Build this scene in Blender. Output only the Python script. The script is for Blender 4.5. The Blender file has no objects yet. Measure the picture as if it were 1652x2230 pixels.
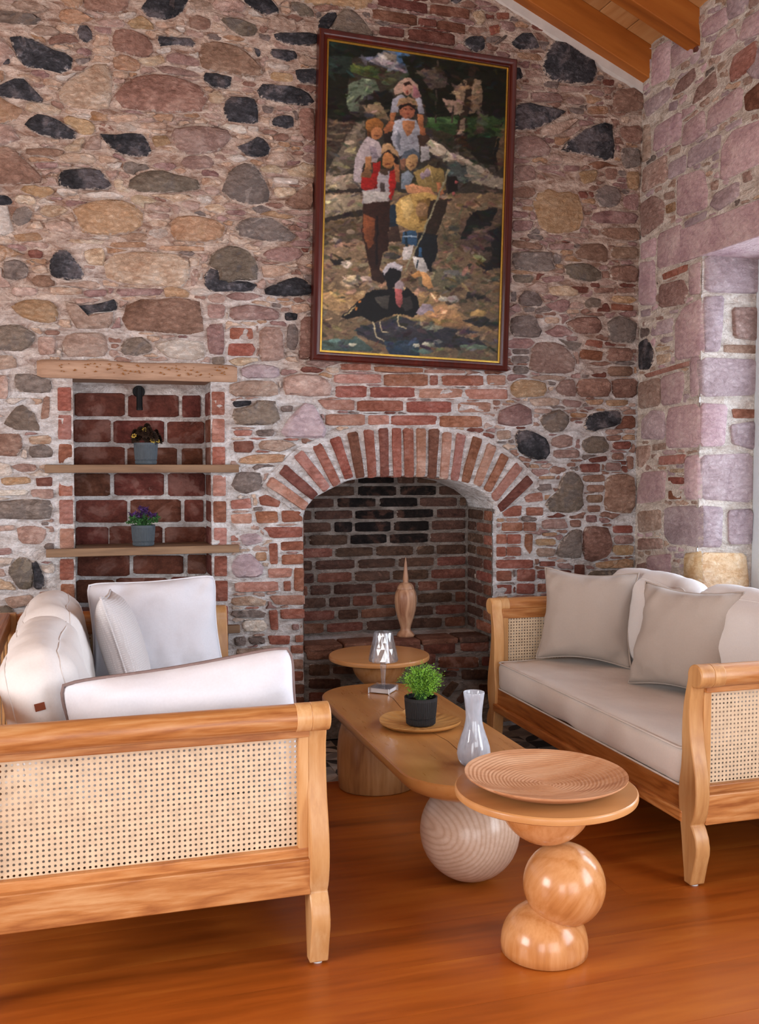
import bpy, bmesh, math, random
import numpy as np
from mathutils import Vector, Matrix, Euler, noise
from math import radians as R, sin, cos, pi

scene = bpy.context.scene
COL = scene.collection
random.seed(7)

# ------------------------------------------------------------------ camera
FPX, YAW, HORIZON, EYE = 2150.0, 17.1, 1010.0, 1.3
PITCH = math.atan((1115 - HORIZON) / FPX)
cam_d = bpy.data.cameras.new('camera')
cam_d.sensor_fit = 'VERTICAL'
cam_d.sensor_height = 36.0
cam_d.lens = FPX / 2230 * 36.0
cam_d.clip_start = 0.05
cam = bpy.data.objects.new('camera', cam_d)
COL.objects.link(cam)
cam.location = (0, 0, EYE)
cam.rotation_euler = (pi / 2 - PITCH, 0, -R(YAW))
scene.camera = cam

# ------------------------------------------------------------------ world, lights, exposure
world = bpy.data.worlds.new('world')
scene.world = world
world.use_nodes = True
bg = world.node_tree.nodes['Background']
bg.inputs[0].default_value = (0.72, 0.83, 1.0, 1)
bg.inputs[1].default_value = 1.2

def area(name, loc, rot, sx, sy, power, col):
    d = bpy.data.lights.new(name, 'AREA')
    d.shape = 'RECTANGLE'; d.size = sx; d.size_y = sy
    d.energy = power; d.color = col
    o = bpy.data.objects.new(name, d); COL.objects.link(o)
    o.location = loc; o.rotation_euler = rot
    return o
# daylight in the window openings of the room
area('daylight_window_right', (4.0, 2.95, 1.75), (0, R(82), 0), 2.6, 2.6, 140, (0.82, 0.91, 1.0))
area('daylight_window_right_near', (2.99, 0.55, 1.40), (0, R(90), 0), 1.60, 1.7, 60, (0.88, 0.94, 1.0))
area('daylight_door_front', (1.1, -2.3, 1.2), (R(90), 0, 0), 2.4, 2.2, 46, (1.0, 0.97, 0.95))
area('daylight_door_front_left', (-1.9, -2.3, 1.2), (R(90), 0, 0), 1.8, 2.2, 46, (1.0, 0.97, 0.95))
area('daylight_window_left', (-3.5, 1.4, 1.5), (0, R(-90), 0), 1.6, 1.8, 100, (1.0, 0.96, 0.94))
cy = scene.cycles
cy.use_light_tree = False
world.cycles.sampling_method = 'NONE'
cy.adaptive_threshold = 0.08
cy.max_bounces = 4; cy.diffuse_bounces = 2; cy.glossy_bounces = 2; cy.transmission_bounces = 4; cy.transparent_max_bounces = 6
cy.caustics_reflective = False; cy.caustics_refractive = False

vs = scene.view_settings
vs.view_transform = 'Standard'
vs.look = 'None'
vs.gamma = 1.0
vs.exposure = 0.46
vs.use_curve_mapping = False

# ------------------------------------------------------------------ geometry of the view (pixels of the photo -> points on real planes)
_e = Euler((pi / 2 - PITCH, 0, -R(YAW))).to_matrix()
CAMP = Vector((0, 0, EYE))
def on_plane(x, y, axis, val):
    d = _e @ Vector(((x - 826) / FPX, -(y - 1115) / FPX, -1))
    return CAMP + d * ((val - CAMP[axis]) / d[axis])
_ei = _e.transposed()
def in_frame(p, m=0):
    d = _ei @ (Vector(p) - CAMP)
    if d.z >= -0.01: return None
    return (826 + FPX * d.x / -d.z, 1115 - FPX * d.y / -d.z)

WY = 4.45          # face of the back wall
WX = 2.747         # face of the right wall
JY = 3.921         # window reveal face
NICHE_Y = 4.647
FIRE_Y = 4.788

# ------------------------------------------------------------------ small helpers
def lin(h):
    if isinstance(h, str):
        h = h.lstrip('#')
        c = [int(h[i:i + 2], 16) / 255 for i in (0, 2, 4)]
    else:
        c = [v / 255 for v in h]
    return tuple(((v + 0.055) / 1.055) ** 2.4 if v > 0.04045 else v / 12.92 for v in c)
def rgba(h): return (*lin(h), 1)

class NT:
    def __init__(s, name):
        s.m = bpy.data.materials.new(name); s.m.use_nodes = True
        s.t = s.m.node_tree; s.b = s.t.nodes['Principled BSDF']
    def n(s, typ, ins=None, **props):
        nd = s.t.nodes.new(typ)
        for k, v in props.items(): setattr(nd, k, v)
        for k, v in (ins or {}).items(): s.put(nd.inputs[k], v)
        return nd
    def put(s, sock, v):
        if isinstance(v, bpy.types.NodeSocket): s.t.links.new(v, sock)
        elif isinstance(v, bpy.types.Node): s.t.links.new(v.outputs[0], sock)
        else: sock.default_value = v
    def set(s, **kw):
        for k, v in kw.items(): s.put(s.b.inputs[k.replace('_', ' ')], v)
    def mix(s, fac, a, b, blend='MIX'):
        nd = s.t.nodes.new('ShaderNodeMix'); nd.data_type = 'RGBA'; nd.blend_type = blend
        s.put(nd.inputs[0], fac); s.put(nd.inputs[6], a); s.put(nd.inputs[7], b)
        return nd.outputs[2]
    def math(s, op, a, b=0.0, c=0.0):
        nd = s.t.nodes.new('ShaderNodeMath'); nd.operation = op
        s.put(nd.inputs[0], a); s.put(nd.inputs[1], b); s.put(nd.inputs[2], c)
        return nd.outputs[0]
    def rng(s, v, a, b, c=0.0, d=1.0):
        nd = s.n('ShaderNodeMapRange', {0: v, 1: a, 2: b, 3: c, 4: d}); return nd.outputs[0]
    def noise(s, vec, scale, detail=4, rough=0.6, w=None, dist=0.0):
        nd = s.n('ShaderNodeTexNoise', {'Scale': scale, 'Detail': detail, 'Roughness': rough, 'Distortion': dist})
        if w is not None:
            nd.noise_dimensions = '4D'; s.put(nd.inputs['W'], w)
        if vec is not None: s.put(nd.inputs['Vector'], vec)
        return nd.outputs[0]
    def mapping(s, vec, scale=(1, 1, 1), rot=(0, 0, 0), loc=(0, 0, 0)):
        nd = s.n('ShaderNodeMapping', {'Scale': scale, 'Rotation': rot, 'Location': loc}); s.put(nd.inputs[0], vec); return nd.outputs[0]
    def bump(s, h, strength=0.3, dist=0.01, prev=None):
        nd = s.n('ShaderNodeBump', {'Strength': strength, 'Distance': dist, 'Height': h})
        if prev is not None: s.put(nd.inputs['Normal'], prev)
        return nd.outputs[0]

def pos(nt): return nt.n('ShaderNodeNewGeometry').outputs['Position']
def objc(nt): return nt.n('ShaderNodeTexCoord').outputs['Object']
def rnd(nt): return nt.n('ShaderNodeObjectInfo').outputs['Random']

# ------------------------------------------------------------------ materials
def make_mortar(name='lime_mortar', sooty=False, pale=False):
    nt = NT(name); p = pos(nt)
    n1 = nt.noise(p, 2.2, 3, 0.6)
    n2 = nt.noise(nt.mapping(p, (1, 1, 2.6)), 11, 5, 0.68, dist=0.6)
    n3 = nt.noise(p, 75, 3, 0.7)
    # older warm lime mortar high on the wall, whiter repointing lower down with window daylight painted in
    z = nt.n('ShaderNodeSeparateXYZ', {0: p}).outputs[2]
    zz = nt.math('ADD', z, nt.math('MULTIPLY', nt.math('SUBTRACT', n1, 0.5), 1.6))
    f = nt.rng(zz, 1.40, 2.15, 1.0, 0.0)
    a = nt.mix(nt.rng(n2, 0.36, 0.60), rgba('916f5e'), rgba('dcc6b7'))
    b = nt.mix(nt.rng(n2, 0.33, 0.58), rgba('b0a5a0'), rgba('e4e1e2'))
    c = nt.mix(f, a, b)
    if pale: c = nt.mix(nt.rng(n2, 0.33, 0.6), rgba('c4b2a5'), rgba('eee4da'))
    if sooty: c = nt.mix(nt.rng(n2, 0.3, 0.65), rgba('4e4743'), rgba('a0968f'))
    c = nt.mix(nt.rng(n3, 0.35, 0.7, 0.35, 0.0), c, rgba('77645a'))
    nt.set(Base_Color=c, Roughness=0.95, Specular_IOR_Level=0.1)
    h = nt.math('ADD', n2, nt.math('MULTIPLY', n3, 0.25))
    nt.set(Normal=nt.bump(h, 1.0, 0.030))
    return nt.m
MORTAR = make_mortar()
SOOTY = make_mortar('sooty_mortar', True)
PALEM = make_mortar('pale_mortar', False, True)

def make_stone(name, dark, mid, light, smear=0.5, rough=0.9, contrast=1.0, extra=None, extra_amt=0.0):
    nt = NT(name); p = pos(nt); r = rnd(nt)
    n1 = nt.noise(p, 8, 3, 0.6, w=nt.math('MULTIPLY', r, 9.0), dist=0.8)
    n2 = nt.noise(nt.mapping(p, (1, 1, 1.5)), 38, 5, 0.75, dist=0.6)
    f = nt.math('ADD', nt.math('MULTIPLY', n1, 0.55), nt.math('MULTIPLY', n2, 0.45))
    ramp = nt.n('ShaderNodeValToRGB', {0: f})
    cr = ramp.color_ramp
    cr.elements[0].position = 0.38; cr.elements[0].color = rgba(dark)
    cr.elements[1].position = 0.62; cr.elements[1].color = rgba(light)
    e = cr.elements.new(0.5); e.color = rgba(mid)
    # each piece a little lighter or darker than the next
    hv = nt.n('ShaderNodeHueSaturation', {'Hue': nt.rng(r, 0, 1, 0.488, 0.512), 'Value': nt.rng(nt.math('FRACT', nt.math('MULTIPLY', r, 7.31)), 0, 1, 0.82, 1.12), 'Color': ramp.outputs[0]})
    c = hv.outputs[0]
    if extra:
        c = nt.mix(nt.rng(nt.math('FRACT', nt.math('MULTIPLY', n1, 3.0)), 0.55, 0.75, 0, extra_amt), c, rgba(extra))
    # lime smeared over the rim
    mc = nt.mix(nt.rng(n2, 0.4, 0.6), rgba('b09585'), rgba('d8c8bc'))
    edge = nt.n('ShaderNodeAttribute', attribute_name='edge').outputs['Fac']
    k = nt.math('ADD', edge, nt.math('MULTIPLY', nt.math('SUBTRACT', n2, 0.5), 2.4))
    k = nt.math('ADD', k, nt.math('MULTIPLY', nt.math('SUBTRACT', n1, 0.5), 0.9))
    sm = nt.rng(k, 1.08 - 0.42 * smear, 1.24 - 0.42 * smear, 0, 0.92)
    c = nt.mix(sm, c, mc)
    nt.set(Base_Color=c, Roughness=rough, Specular_IOR_Level=0.2)
    h = nt.math('ADD', n2, nt.math('MULTIPLY', n1, 0.8))
    nt.set(Normal=nt.bump(h, 1.0, 0.024 * contrast))
    return nt.m

ST = {
 'D': make_stone('basalt_dark', '29292d', '49484d', '86838a', 0.9, 0.75, 1.1, '7a6a68', 0.35),
 'G': make_stone('stone_grey', '75665f', '94847d', 'ad9f98', 0.75, extra='6a605d', extra_amt=0.5),
 'B': make_stone('stone_brown', '846354', 'a5806f', 'bf9d8b', 0.65),
 'M': make_stone('stone_mauve', '926f69', 'b08d85', 'c7a8a0', 0.65),
 'P': make_stone('stone_pink', 'a98878', 'c7a899', 'dcc3b5', 0.5),
 'C': make_stone('limestone_cream', 'c49c80', 'e4c5ab', 'f3dfcd', 0.7, contrast=1.2),
 'W': make_stone('limestone_white', 'd2bba8', 'ecdccf', 'f6ece3', 0.7, contrast=1.2),
 'O': make_stone('stone_ochre', 'b48a68', 'cfa888', 'e0c3a8', 0.6, contrast=1.2, extra='b98555', extra_amt=0.45),
 'K': make_stone('stone_olive', '77675b', '928274', 'a8988b', 0.75, extra='6e6766', extra_amt=0.55),
 'R': make_stone('brick_red', '87503f', 'a36855', 'b98373', 0.55, contrast=0.8),
 'Q': make_stone('brick_pale', '9c6a58', 'b58373', 'c79c8e', 0.6, contrast=0.7),
 'V': make_stone('stone_violet', 'a48e92', 'bfa9ad', 'd2c0c3', 0.3, contrast=0.6),
 'S': make_stone('stone_rose', 'b5949a', 'cdaeb1', 'dcc3c2', 0.25, contrast=0.5),
 'Y': make_stone('stone_honey', 'cba271', 'e4c79c', 'f0ddc0', 0.15, contrast=0.4),
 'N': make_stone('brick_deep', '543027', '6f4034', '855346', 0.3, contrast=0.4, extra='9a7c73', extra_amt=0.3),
 'F': make_stone('brick_old', '6a4236', '855648', '9b6e5f', 0.5, contrast=0.8),
 'U': make_stone('brick_soot', '120f0f', '241d1c', '4a3832', 0.42, contrast=0.8, extra='6a4638', extra_amt=0.35),
 'H': make_stone('brick_smoked', '463129', '62473c', '7b5d50', 0.5, contrast=0.8, extra='2a2220', extra_amt=0.4),
}

def make_wood(name, c1, c2, c3, axis='x', scale=1.0, rough=0.4, grain=0.5, coat=0.0, streak=5.0, rings=0.5, bump=0.05, vary=0.12, wood_pos=False):
    nt = NT(name); p = objc(nt) if not wood_pos else pos(nt); r = rnd(nt)
    st = {'x': (0.10, 1, 1), 'y': (1, 0.10, 1), 'z': (1, 1, 0.10)}[axis]
    v = nt.mapping(p, tuple(k * scale for k in st))
    w = nt.math('MULTIPLY', r, 13.0)
    n1 = nt.noise(v, streak * 2.2, 4, 0.6, w=w, dist=0.3)
    n2 = nt.noise(v, streak * 14, 5, 0.65, w=w)
    warp = nt.noise(v, streak * 0.9, 3, 0.5, w=w)
    # growth-ring bands: isolines of a stretched noise
    bands = nt.math('FRACT', nt.math('MULTIPLY', warp, 13.0))
    bands = nt.math('ABSOLUTE', nt.math('SUBTRACT', bands, 0.5))
    f = nt.math('ADD', nt.math('MULTIPLY', n1, 1.0 - 0.35 * rings), nt.math('MULTIPLY', bands, 0.7 * rings))
    f = nt.math('ADD', f, nt.math('MULTIPLY', nt.math('SUBTRACT', n2, 0.5), grain))
    ramp = nt.n('ShaderNodeValToRGB', {0: f})
    cr = ramp.color_ramp
    cr.elements[0].position = 0.25; cr.elements[0].color = rgba(c1)
    cr.elements[1].position = 0.78; cr.elements[1].color = rgba(c3)
    e = cr.elements.new(0.5); e.color = rgba(c2)
    hv = nt.n('ShaderNodeHueSaturation', {'Value': nt.rng(r, 0, 1, 1 - vary, 1 + vary), 'Color': ramp.outputs[0]})
    nt.set(Base_Color=hv.outputs[0], Roughness=nt.rng(n2, 0.3, 0.7, rough * 0.85, min(1, rough * 1.15)), Specular_IOR_Level=0.4)
    if coat: nt.set(Coat_Weight=coat, Coat_Roughness=0.18)
    nt.set(Normal=nt.bump(n2, bump, 0.004))
    return nt.m

def make_turned(name, c1, c2, c3, centre=(0.05, 0.0), freq=60.0, rough=0.3, coat=0.3, axis='y', mix=0.6):
    nt = NT(name); p = objc(nt)
    n0 = nt.noise(p, 4.0, 2, 0.5)
    n2 = nt.noise(nt.mapping(p, {'y': (70, 5, 70), 'z': (70, 70, 5)}[axis]), 1.0, 3, 0.6)
    s = nt.n('ShaderNodeSeparateXYZ', {0: p}); o1 = s.outputs[0]; o2 = s.outputs[2 if axis == 'y' else 1]
    r = nt.math('SQRT', nt.math('ADD', nt.math('POWER', nt.math('SUBTRACT', o1, centre[0]), 2.0), nt.math('POWER', nt.math('SUBTRACT', o2, centre[1]), 2.0)))
    r = nt.math('ADD', r, nt.math('MULTIPLY', n0, 0.06))
    b = nt.math('FRACT', nt.math('MULTIPLY', r, freq))
    b = nt.math('POWER', nt.math('ABSOLUTE', nt.math('SUBTRACT', nt.math('MULTIPLY', b, 2.0), 1.0)), 2.2)
    f = nt.math('ADD', nt.math('MULTIPLY', b, mix), nt.math('MULTIPLY', n0, 0.6))
    f = nt.math('ADD', f, nt.math('MULTIPLY', nt.math('SUBTRACT', n2, 0.5), 0.6))
    ramp = nt.n('ShaderNodeValToRGB', {0: f}); cr = ramp.color_ramp
    cr.elements[0].position = 0.15; cr.elements[0].color = rgba(c3)
    cr.elements[1].position = 0.95; cr.elements[1].color = rgba(c1)
    e = cr.elements.new(0.5); e.color = rgba(c2)
    nt.set(Base_Color=ramp.outputs[0], Roughness=rough, Specular_IOR_Level=0.4, Coat_Weight=coat, Coat_Roughness=0.15)
    return nt.m

PINE_X = make_wood('pine_honey_x', '96562a', 'c08048', 'd8a470', 'x', 1.0, 0.4, 0.55, 0.12, streak=10, rings=0.6)
PINE_Y = make_wood('pine_honey_y', '86481f', 'bd7a40', 'd29a62', 'y', 1.0, 0.4, 0.6, 0.12, streak=10, rings=0.7)
PINE_Z = make_wood('pine_honey_z', 'b27a48', 'ca965f', 'd9ae7e', 'z', 0.8, 0.4, 0.4, 0.12, streak=10, rings=0.3)
ASH_Z = make_turned('ash_ball', 'b59680', 'ccab93', 'dcc2ae', (-0.16, 0.20), 62.0, 0.32, 0.2, 'y', 0.40)
ASH_D = make_wood('ash_leg', '8c5c38', 'b3804f', 'c69668', 'z', 1.0, 0.4, 0.4, 0.1, streak=7, rings=0.5)
BEECH = make_turned('beech_ball', '96582a', 'c08049', 'd89e6a', (0.19, 0.12), 22.0, 0.25, 0.35, 'z', 0.20)
TOPW = make_wood('table_top_wood', '96602f', 'b97f46', 'cb965c', 'y', 0.8, 0.3, 0.18, 0.3, streak=4, rings=0.2)
DISCW = make_wood('disc_wood', 'b07a48', 'c68e58', 'd4a270', 'x', 0.8, 0.36, 0.2, 0.15, streak=3, rings=0.1)
PLATEW = make_wood('carved_wood', 'ab6f47', 'cd946a', 'dcac86', 'x', 1.2, 0.6, 0.4, 0.0, streak=9, rings=0.2, bump=0.15)
LEAFW = make_wood('leaf_tray_wood', 'a06c38', 'bf8a4c', 'd0a066', 'x', 1.2, 0.5, 0.4, 0.0, streak=8, rings=0.2)
SHELFW = make_wood('shelf_wood', '5e4634', '7c6048', '8e7258', 'x', 1.2, 0.7, 0.5, 0.0, streak=6, rings=0.4)
OLIVEW = make_wood('turned_wood', '8a5c44', 'b58a6c', 'd0a888', 'z', 1.0, 0.45, 0.4, 0.05, streak=7, rings=0.8)
FLOORW = make_wood('floor_wood', '7d3c10', 'a6541a', 'bc6c26', 'x', 0.9, 0.36, 0.3, 0.06, streak=4, rings=0.25, vary=0.05)
BEAMW = make_wood('beam_wood', '80430f', 'a05a1e', 'b26e2c', 'x', 1.0, 0.6, 0.25, 0.0, streak=4, rings=0.4)
CEILW = make_wood('ceiling_board_wood', 'a87240', 'c48e58', 'd3a470', 'y', 1.0, 0.6, 0.35, 0.0, streak=5, rings=0.6, vary=0.1)
LINTELW = make_wood('lintel_wood', '7d604c', '9e7d66', 'b5957d', 'x', 1.2, 0.85, 0.6, 0.0, streak=7, rings=0.3, bump=0.4)
FRAMEW = make_wood('mahogany_frame', '2c0c09', '44140d', '5a1d12', 'z', 1.0, 0.35, 0.3, 0.2, streak=6, rings=0.3)

def make_plain(name, col, rough=0.6, spec=0.4, metal=0.0, noise_amt=0.12, bump=0.0, bscale=60, **kw):
    nt = NT(name); p = objc(nt)
    n = nt.noise(p, bscale, 4, 0.6)
    c = nt.mix(nt.rng(n, 0.3, 0.7, 0, 1), (*[v * (1 - noise_amt) for v in lin(col)], 1), (*[min(1, v * (1 + noise_amt)) for v in lin(col)], 1))
    nt.set(Base_Color=c, Roughness=rough, Specular_IOR_Level=spec, Metallic=metal)
    if bump: nt.set(Normal=nt.bump(n, bump, 0.004))
    for k, v in kw.items(): nt.put(nt.b.inputs[k.replace('_', ' ')], v)
    return nt.m

def make_fabric(name, col, weave=2600, bump=0.2, wr=0.35, vary=0.06, coarse=False):
    nt = NT(name); p = objc(nt)
    wx = nt.n('ShaderNodeTexWave', {'Vector': p, 'Scale': weave / 8, 'Distortion': 1.5, 'Detail': 2.0}, bands_direction='X').outputs[1]
    wy = nt.n('ShaderNodeTexWave', {'Vector': p, 'Scale': weave / 8, 'Distortion': 1.5, 'Detail': 2.0}, bands_direction='Y').outputs[1]
    w = nt.math('MULTIPLY', wx, wy) if coarse else nt.math('ADD', wx, wy)
    n = nt.noise(p, 5, 3, 0.5)
    n2 = nt.noise(p, 160, 3, 0.6)
    a = (*[v * (1 - vary) for v in lin(col)], 1); b = (*[min(1, v * (1 + vary)) for v in lin(col)], 1)
    c = nt.mix(n2, a, b)
    if coarse: c = nt.mix(nt.rng(w, 0.1, 0.7, 0.45, 0), c, (*[v * 0.62 for v in lin(col)], 1))
    nt.set(Base_Color=c, Roughness=0.95, Specular_IOR_Level=0.1, Sheen_Weight=0.15, Sheen_Roughness=0.5)
    b1 = nt.bump(n, wr, 0.03)
    nt.set(Normal=nt.bump(w, bump, 0.0015, b1))
    return nt.m
CREAM = make_fabric('cream_linen', 'e8e1de')
WHITE = make_fabric('white_cotton', 'e0dfe6', bump=0.12, wr=0.6)
KNIT = make_fabric('woven_wool', 'e4dddd', weave=330, bump=0.9, coarse=True)
TAUPE = make_fabric('taupe_linen', 'b8aaa0')
SEATF = make_fabric('seat_linen', 'eae0d8', bump=0.2)
PIPE = make_plain('piping_cord', '84706c', 0.9, 0.1)
LEATHER = make_plain('leather_tag', '7a3a20', 0.6, 0.3)
TAGW = make_plain('white_tag', 'e8e8ee', 0.8, 0.1)
CANE = make_plain('cane_webbing', 'ddc5a6', 0.55, 0.3, noise_amt=0.12, bscale=35)
BLACK = make_plain('black_metal', '0c0c0e', 0.5, 0.2)
POT_BLACK = make_plain('black_pot', '232325', 0.55, 0.4)
POT_GREY = make_plain('grey_pot', '474f56', 0.6, 0.3)
SOIL = make_plain('soil', '1b1512', 0.95, 0.1, bump=0.8)
FERN = make_plain('fern_green', '7cae3a', 0.6, 0.3, noise_amt=0.45, bscale=25)
LEAF = make_plain('leaf_green', '3f6b3a', 0.6, 0.3, noise_amt=0.4, bscale=40)
PURPLE = make_plain('flower_purple', '4a2f60', 0.7, 0.2, noise_amt=0.4, bscale=40)
CONE = make_plain('cone_brown', '2a1d14', 0.75, 0.2, noise_amt=0.3, bscale=60)
GOLDF = make_plain('flower_gold', 'c9ad52', 0.6, 0.3, noise_amt=0.3, bscale=60)
GOLD = make_plain('gilt_slip', 'c9a24a', 0.35, 0.5, 0.8)
PLASTER = make_plain('white_plaster', 'cbc4be', 0.9, 0.2, noise_amt=0.08, bump=0.3, bscale=14)
ROOMPL = make_plain('room_plaster', 'b3a090', 0.9, 0.2, noise_amt=0.06, bscale=8)
WINF = make_plain('window_frame_paint', 'c9d0d4', 0.5, 0.4, noise_amt=0.03)
FELT = make_plain('foot_pad', 'd0d0d0', 0.8, 0.2)
SUBFLOOR = make_plain('subfloor', '2a140a', 0.9, 0.1)

def make_glass(name, base=0.06, gloss=0.75, milk=None):
    """thin clear skin: see-through, reflecting more at grazing angles; milk = share of white swirls"""
    nt = NT(name); t = nt.t; out = t.nodes['Material Output']
    tr = nt.n('ShaderNodeBsdfTransparent', {'Color': (0.97, 0.98, 1.0, 1)})
    gl = nt.n('ShaderNodeBsdfGlossy', {'Color': (1, 1, 1, 1), 'Roughness': 0.04})
    lw = nt.n('ShaderNodeFresnel', {'IOR': 1.5}).outputs[0]
    fac = nt.rng(lw, 0.0, 1.0, base, gloss)
    if milk:
        p = objc(nt)
        n = nt.noise(nt.mapping(p, (34, 34, 12)), 1.0, 2, 0.5, dist=1.0)
        df = nt.n('ShaderNodeBsdfDiffuse', {'Color': (0.86, 0.90, 0.98, 1)}); tl = nt.n('ShaderNodeBsdfTranslucent', {'Color': (0.88, 0.92, 1.0, 1)})
        mm = nt.n('ShaderNodeMixShader', {0: 0.45, 1: df.outputs[0], 2: tl.outputs[0]})
        tr = nt.n('ShaderNodeMixShader', {0: nt.rng(n, 0.35, 0.65, milk[0], milk[1]), 1: tr.outputs[0], 2: mm.outputs[0]})
    mx = nt.n('ShaderNodeMixShader', {0: fac, 1: tr.outputs[0], 2: gl.outputs[0]})
    t.links.new(mx.outputs[0], out.inputs[0]); t.nodes.remove(nt.b)
    return nt.m
ACRYL = make_glass('clear_acrylic', 0.10, 0.65, (0.04, 0.20))
VASEG = make_glass('milky_glass', 0.03, 0.4, (0.34, 0.66))
PANE = make_glass('window_glass', 0.03, 0.6)
WHITEB = make_plain('lamp_base_white', 'e4e2e4', 0.4, 0.5, noise_amt=0.02)

# ------------------------------------------------------------------ mesh builder
class MB:
    def __init__(s): s.v = []; s.f = []
    def add(s, v, f):
        k = len(s.v); s.v += [tuple(p) for p in v]; s.f += [tuple(i + k for i in q) for q in f]; return s
    def box(s, x0, x1, y0, y1, z0, z1, M=None):
        v = [Vector((x, y, z)) for z in (z0, z1) for y in (y0, y1) for x in (x0, x1)]
        if M is not None: v = [M @ p for p in v]
        return s.add(v, [(0, 2, 3, 1), (4, 5, 7, 6), (0, 1, 5, 4), (2, 6, 7, 3), (0, 4, 6, 2), (1, 3, 7, 5)])
    def lathe(s, prof, n=32, c=(0, 0, 0), M=None):
        v = []; f = []; m = len(prof)
        for i in range(n):
            a = 2 * pi * i / n
            for r, z in prof: v.append(Vector((r * cos(a), r * sin(a), z)))
        for i in range(n):
            j = (i + 1) % n
            for k in range(m - 1): f.append((i * m + k, j * m + k, j * m + k + 1, i * m + k + 1))
        if prof[0][0] > 1e-5: f.append(tuple(i * m for i in range(n))[::-1])
        if prof[-1][0] > 1e-5: f.append(tuple(i * m + m - 1 for i in range(n)))
        if M is not None: v = [M @ p for p in v]
        v = [p + Vector(c) for p in v]
        return s.add(v, f)
    def prism(s, poly, d0, d1, fn):
        """poly in 2D, fn(a, b, d) -> point"""
        n = len(poly)
        v = [fn(a, b, d0) for a, b in poly] + [fn(a, b, d1) for a, b in poly]
        f = [tuple(range(n))[::-1], tuple(range(n, 2 * n))] + [(i, (i + 1) % n, n + (i + 1) % n, n + i) for i in range(n)]
        return s.add(v, f)
    def tube(s, path, r, n=8, closed=False):
        P = [Vector(p) for p in path]; m = len(P); v = []; f = []
        up = Vector((0.123, 0.31, 0.94))
        for i, p in enumerate(P):
            a = P[(i - 1) % m] if (closed or i > 0) else P[i]
            b = P[(i + 1) % m] if (closed or i < m - 1) else P[i]
            t = (b - a).normalized()
            x = t.cross(up)
            if x.length < 1e-3: x = t.cross(Vector((1, 0, 0)))
            x.normalize(); y = t.cross(x)
            rr = r[i] if isinstance(r, (list, tuple)) else r
            for k in range(n):
                q = 2 * pi * k / n
                v.append(p + x * rr * cos(q) + y * rr * sin(q))
        for i in range(m if closed else m - 1):
            j = (i + 1) % m
            for k in range(n):
                l = (k + 1) % n
                f.append((i * n + k, i * n + l, j * n + l, j * n + k))
        if not closed:
            f.append(tuple(range(n))[::-1]); f.append(tuple((m - 1) * n + k for k in range(n)))
        return s.add(v, f)
    def build(s, name, mat, parent=None, smooth=40, bevel=0.0, seg=2, loc=None, fix=True):
        me = bpy.data.meshes.new(name)
        me.from_pydata(s.v, [], s.f)
        if fix:
            b = bmesh.new(); b.from_mesh(me)
            bmesh.ops.recalc_face_normals(b, faces=b.faces)
            b.to_mesh(me); b.free()
        if smooth:
            me.shade_smooth()
            if smooth < 180: me.set_sharp_from_angle(angle=R(smooth))
        me.materials.append(mat)
        o = bpy.data.objects.new(name, me); COL.objects.link(o)
        if parent is not None: o.parent = parent
        if loc is not None: o.location = loc
        if bevel:
            md = o.modifiers.new('bevel', 'BEVEL'); md.width = bevel; md.segments = seg; md.limit_method = 'ANGLE'; md.angle_limit = R(38)
        return o

def tag(o, label=None, cat=None, group=None, kind=None):
    if label: o['label'] = label
    if cat: o['category'] = cat
    if group: o['group'] = group
    if kind: o['kind'] = kind
    return o
def thing(name, label, cat, loc=(0, 0, 0), rz=0.0, group=None):
    o = bpy.data.objects.new(name, None); COL.objects.link(o)
    o.empty_display_size = 0.1
    o.location = loc; o.rotation_euler = (0, 0, rz)
    return tag(o, label, cat, group)

# ------------------------------------------------------------------ stones and bricks
class Plane:
    """a wall face: 2D (a, b) <-> 3D, n points into the room"""
    def __init__(s, axis, val, n):
        s.axis, s.val, s.n = axis, val, n
    def p3(s, a, b, d=0.0):
        return Vector((a, s.val + s.n * d, b)) if s.axis == 1 else Vector((s.val + s.n * d, a, b))
    def from_px(s, x, y):
        q = on_plane(x, y, s.axis, s.val)
        return (q.x, q.z) if s.axis == 1 else (q.y, q.z)
BACK = Plane(1, WY, -1)
RIGHT = Plane(0, WX, -1)
JAMB = Plane(1, JY, -1)
NICHE = Plane(1, NICHE_Y, -1)

def parse(text, ox=0, oy=0, s=1.0, plane=BACK):
    out = []
    for line in text.strip().replace('\n', ';').split(';'):
        t = line.split()
        if not t: continue
        pts = []
        for q in t[1:]:
            v = [float(k) for k in q.split(',')]
            if len(v) == 4:
                x0, y0, x1, y1 = v
                pts = [(x0, y0), (x1, y0), (x1, y1), (x0, y1)]
            else: pts.append(tuple(v))
        poly = [plane.from_px(ox + x / s, oy + y / s) for x, y in pts]
        out.append((t[0], poly))
    return out

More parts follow.
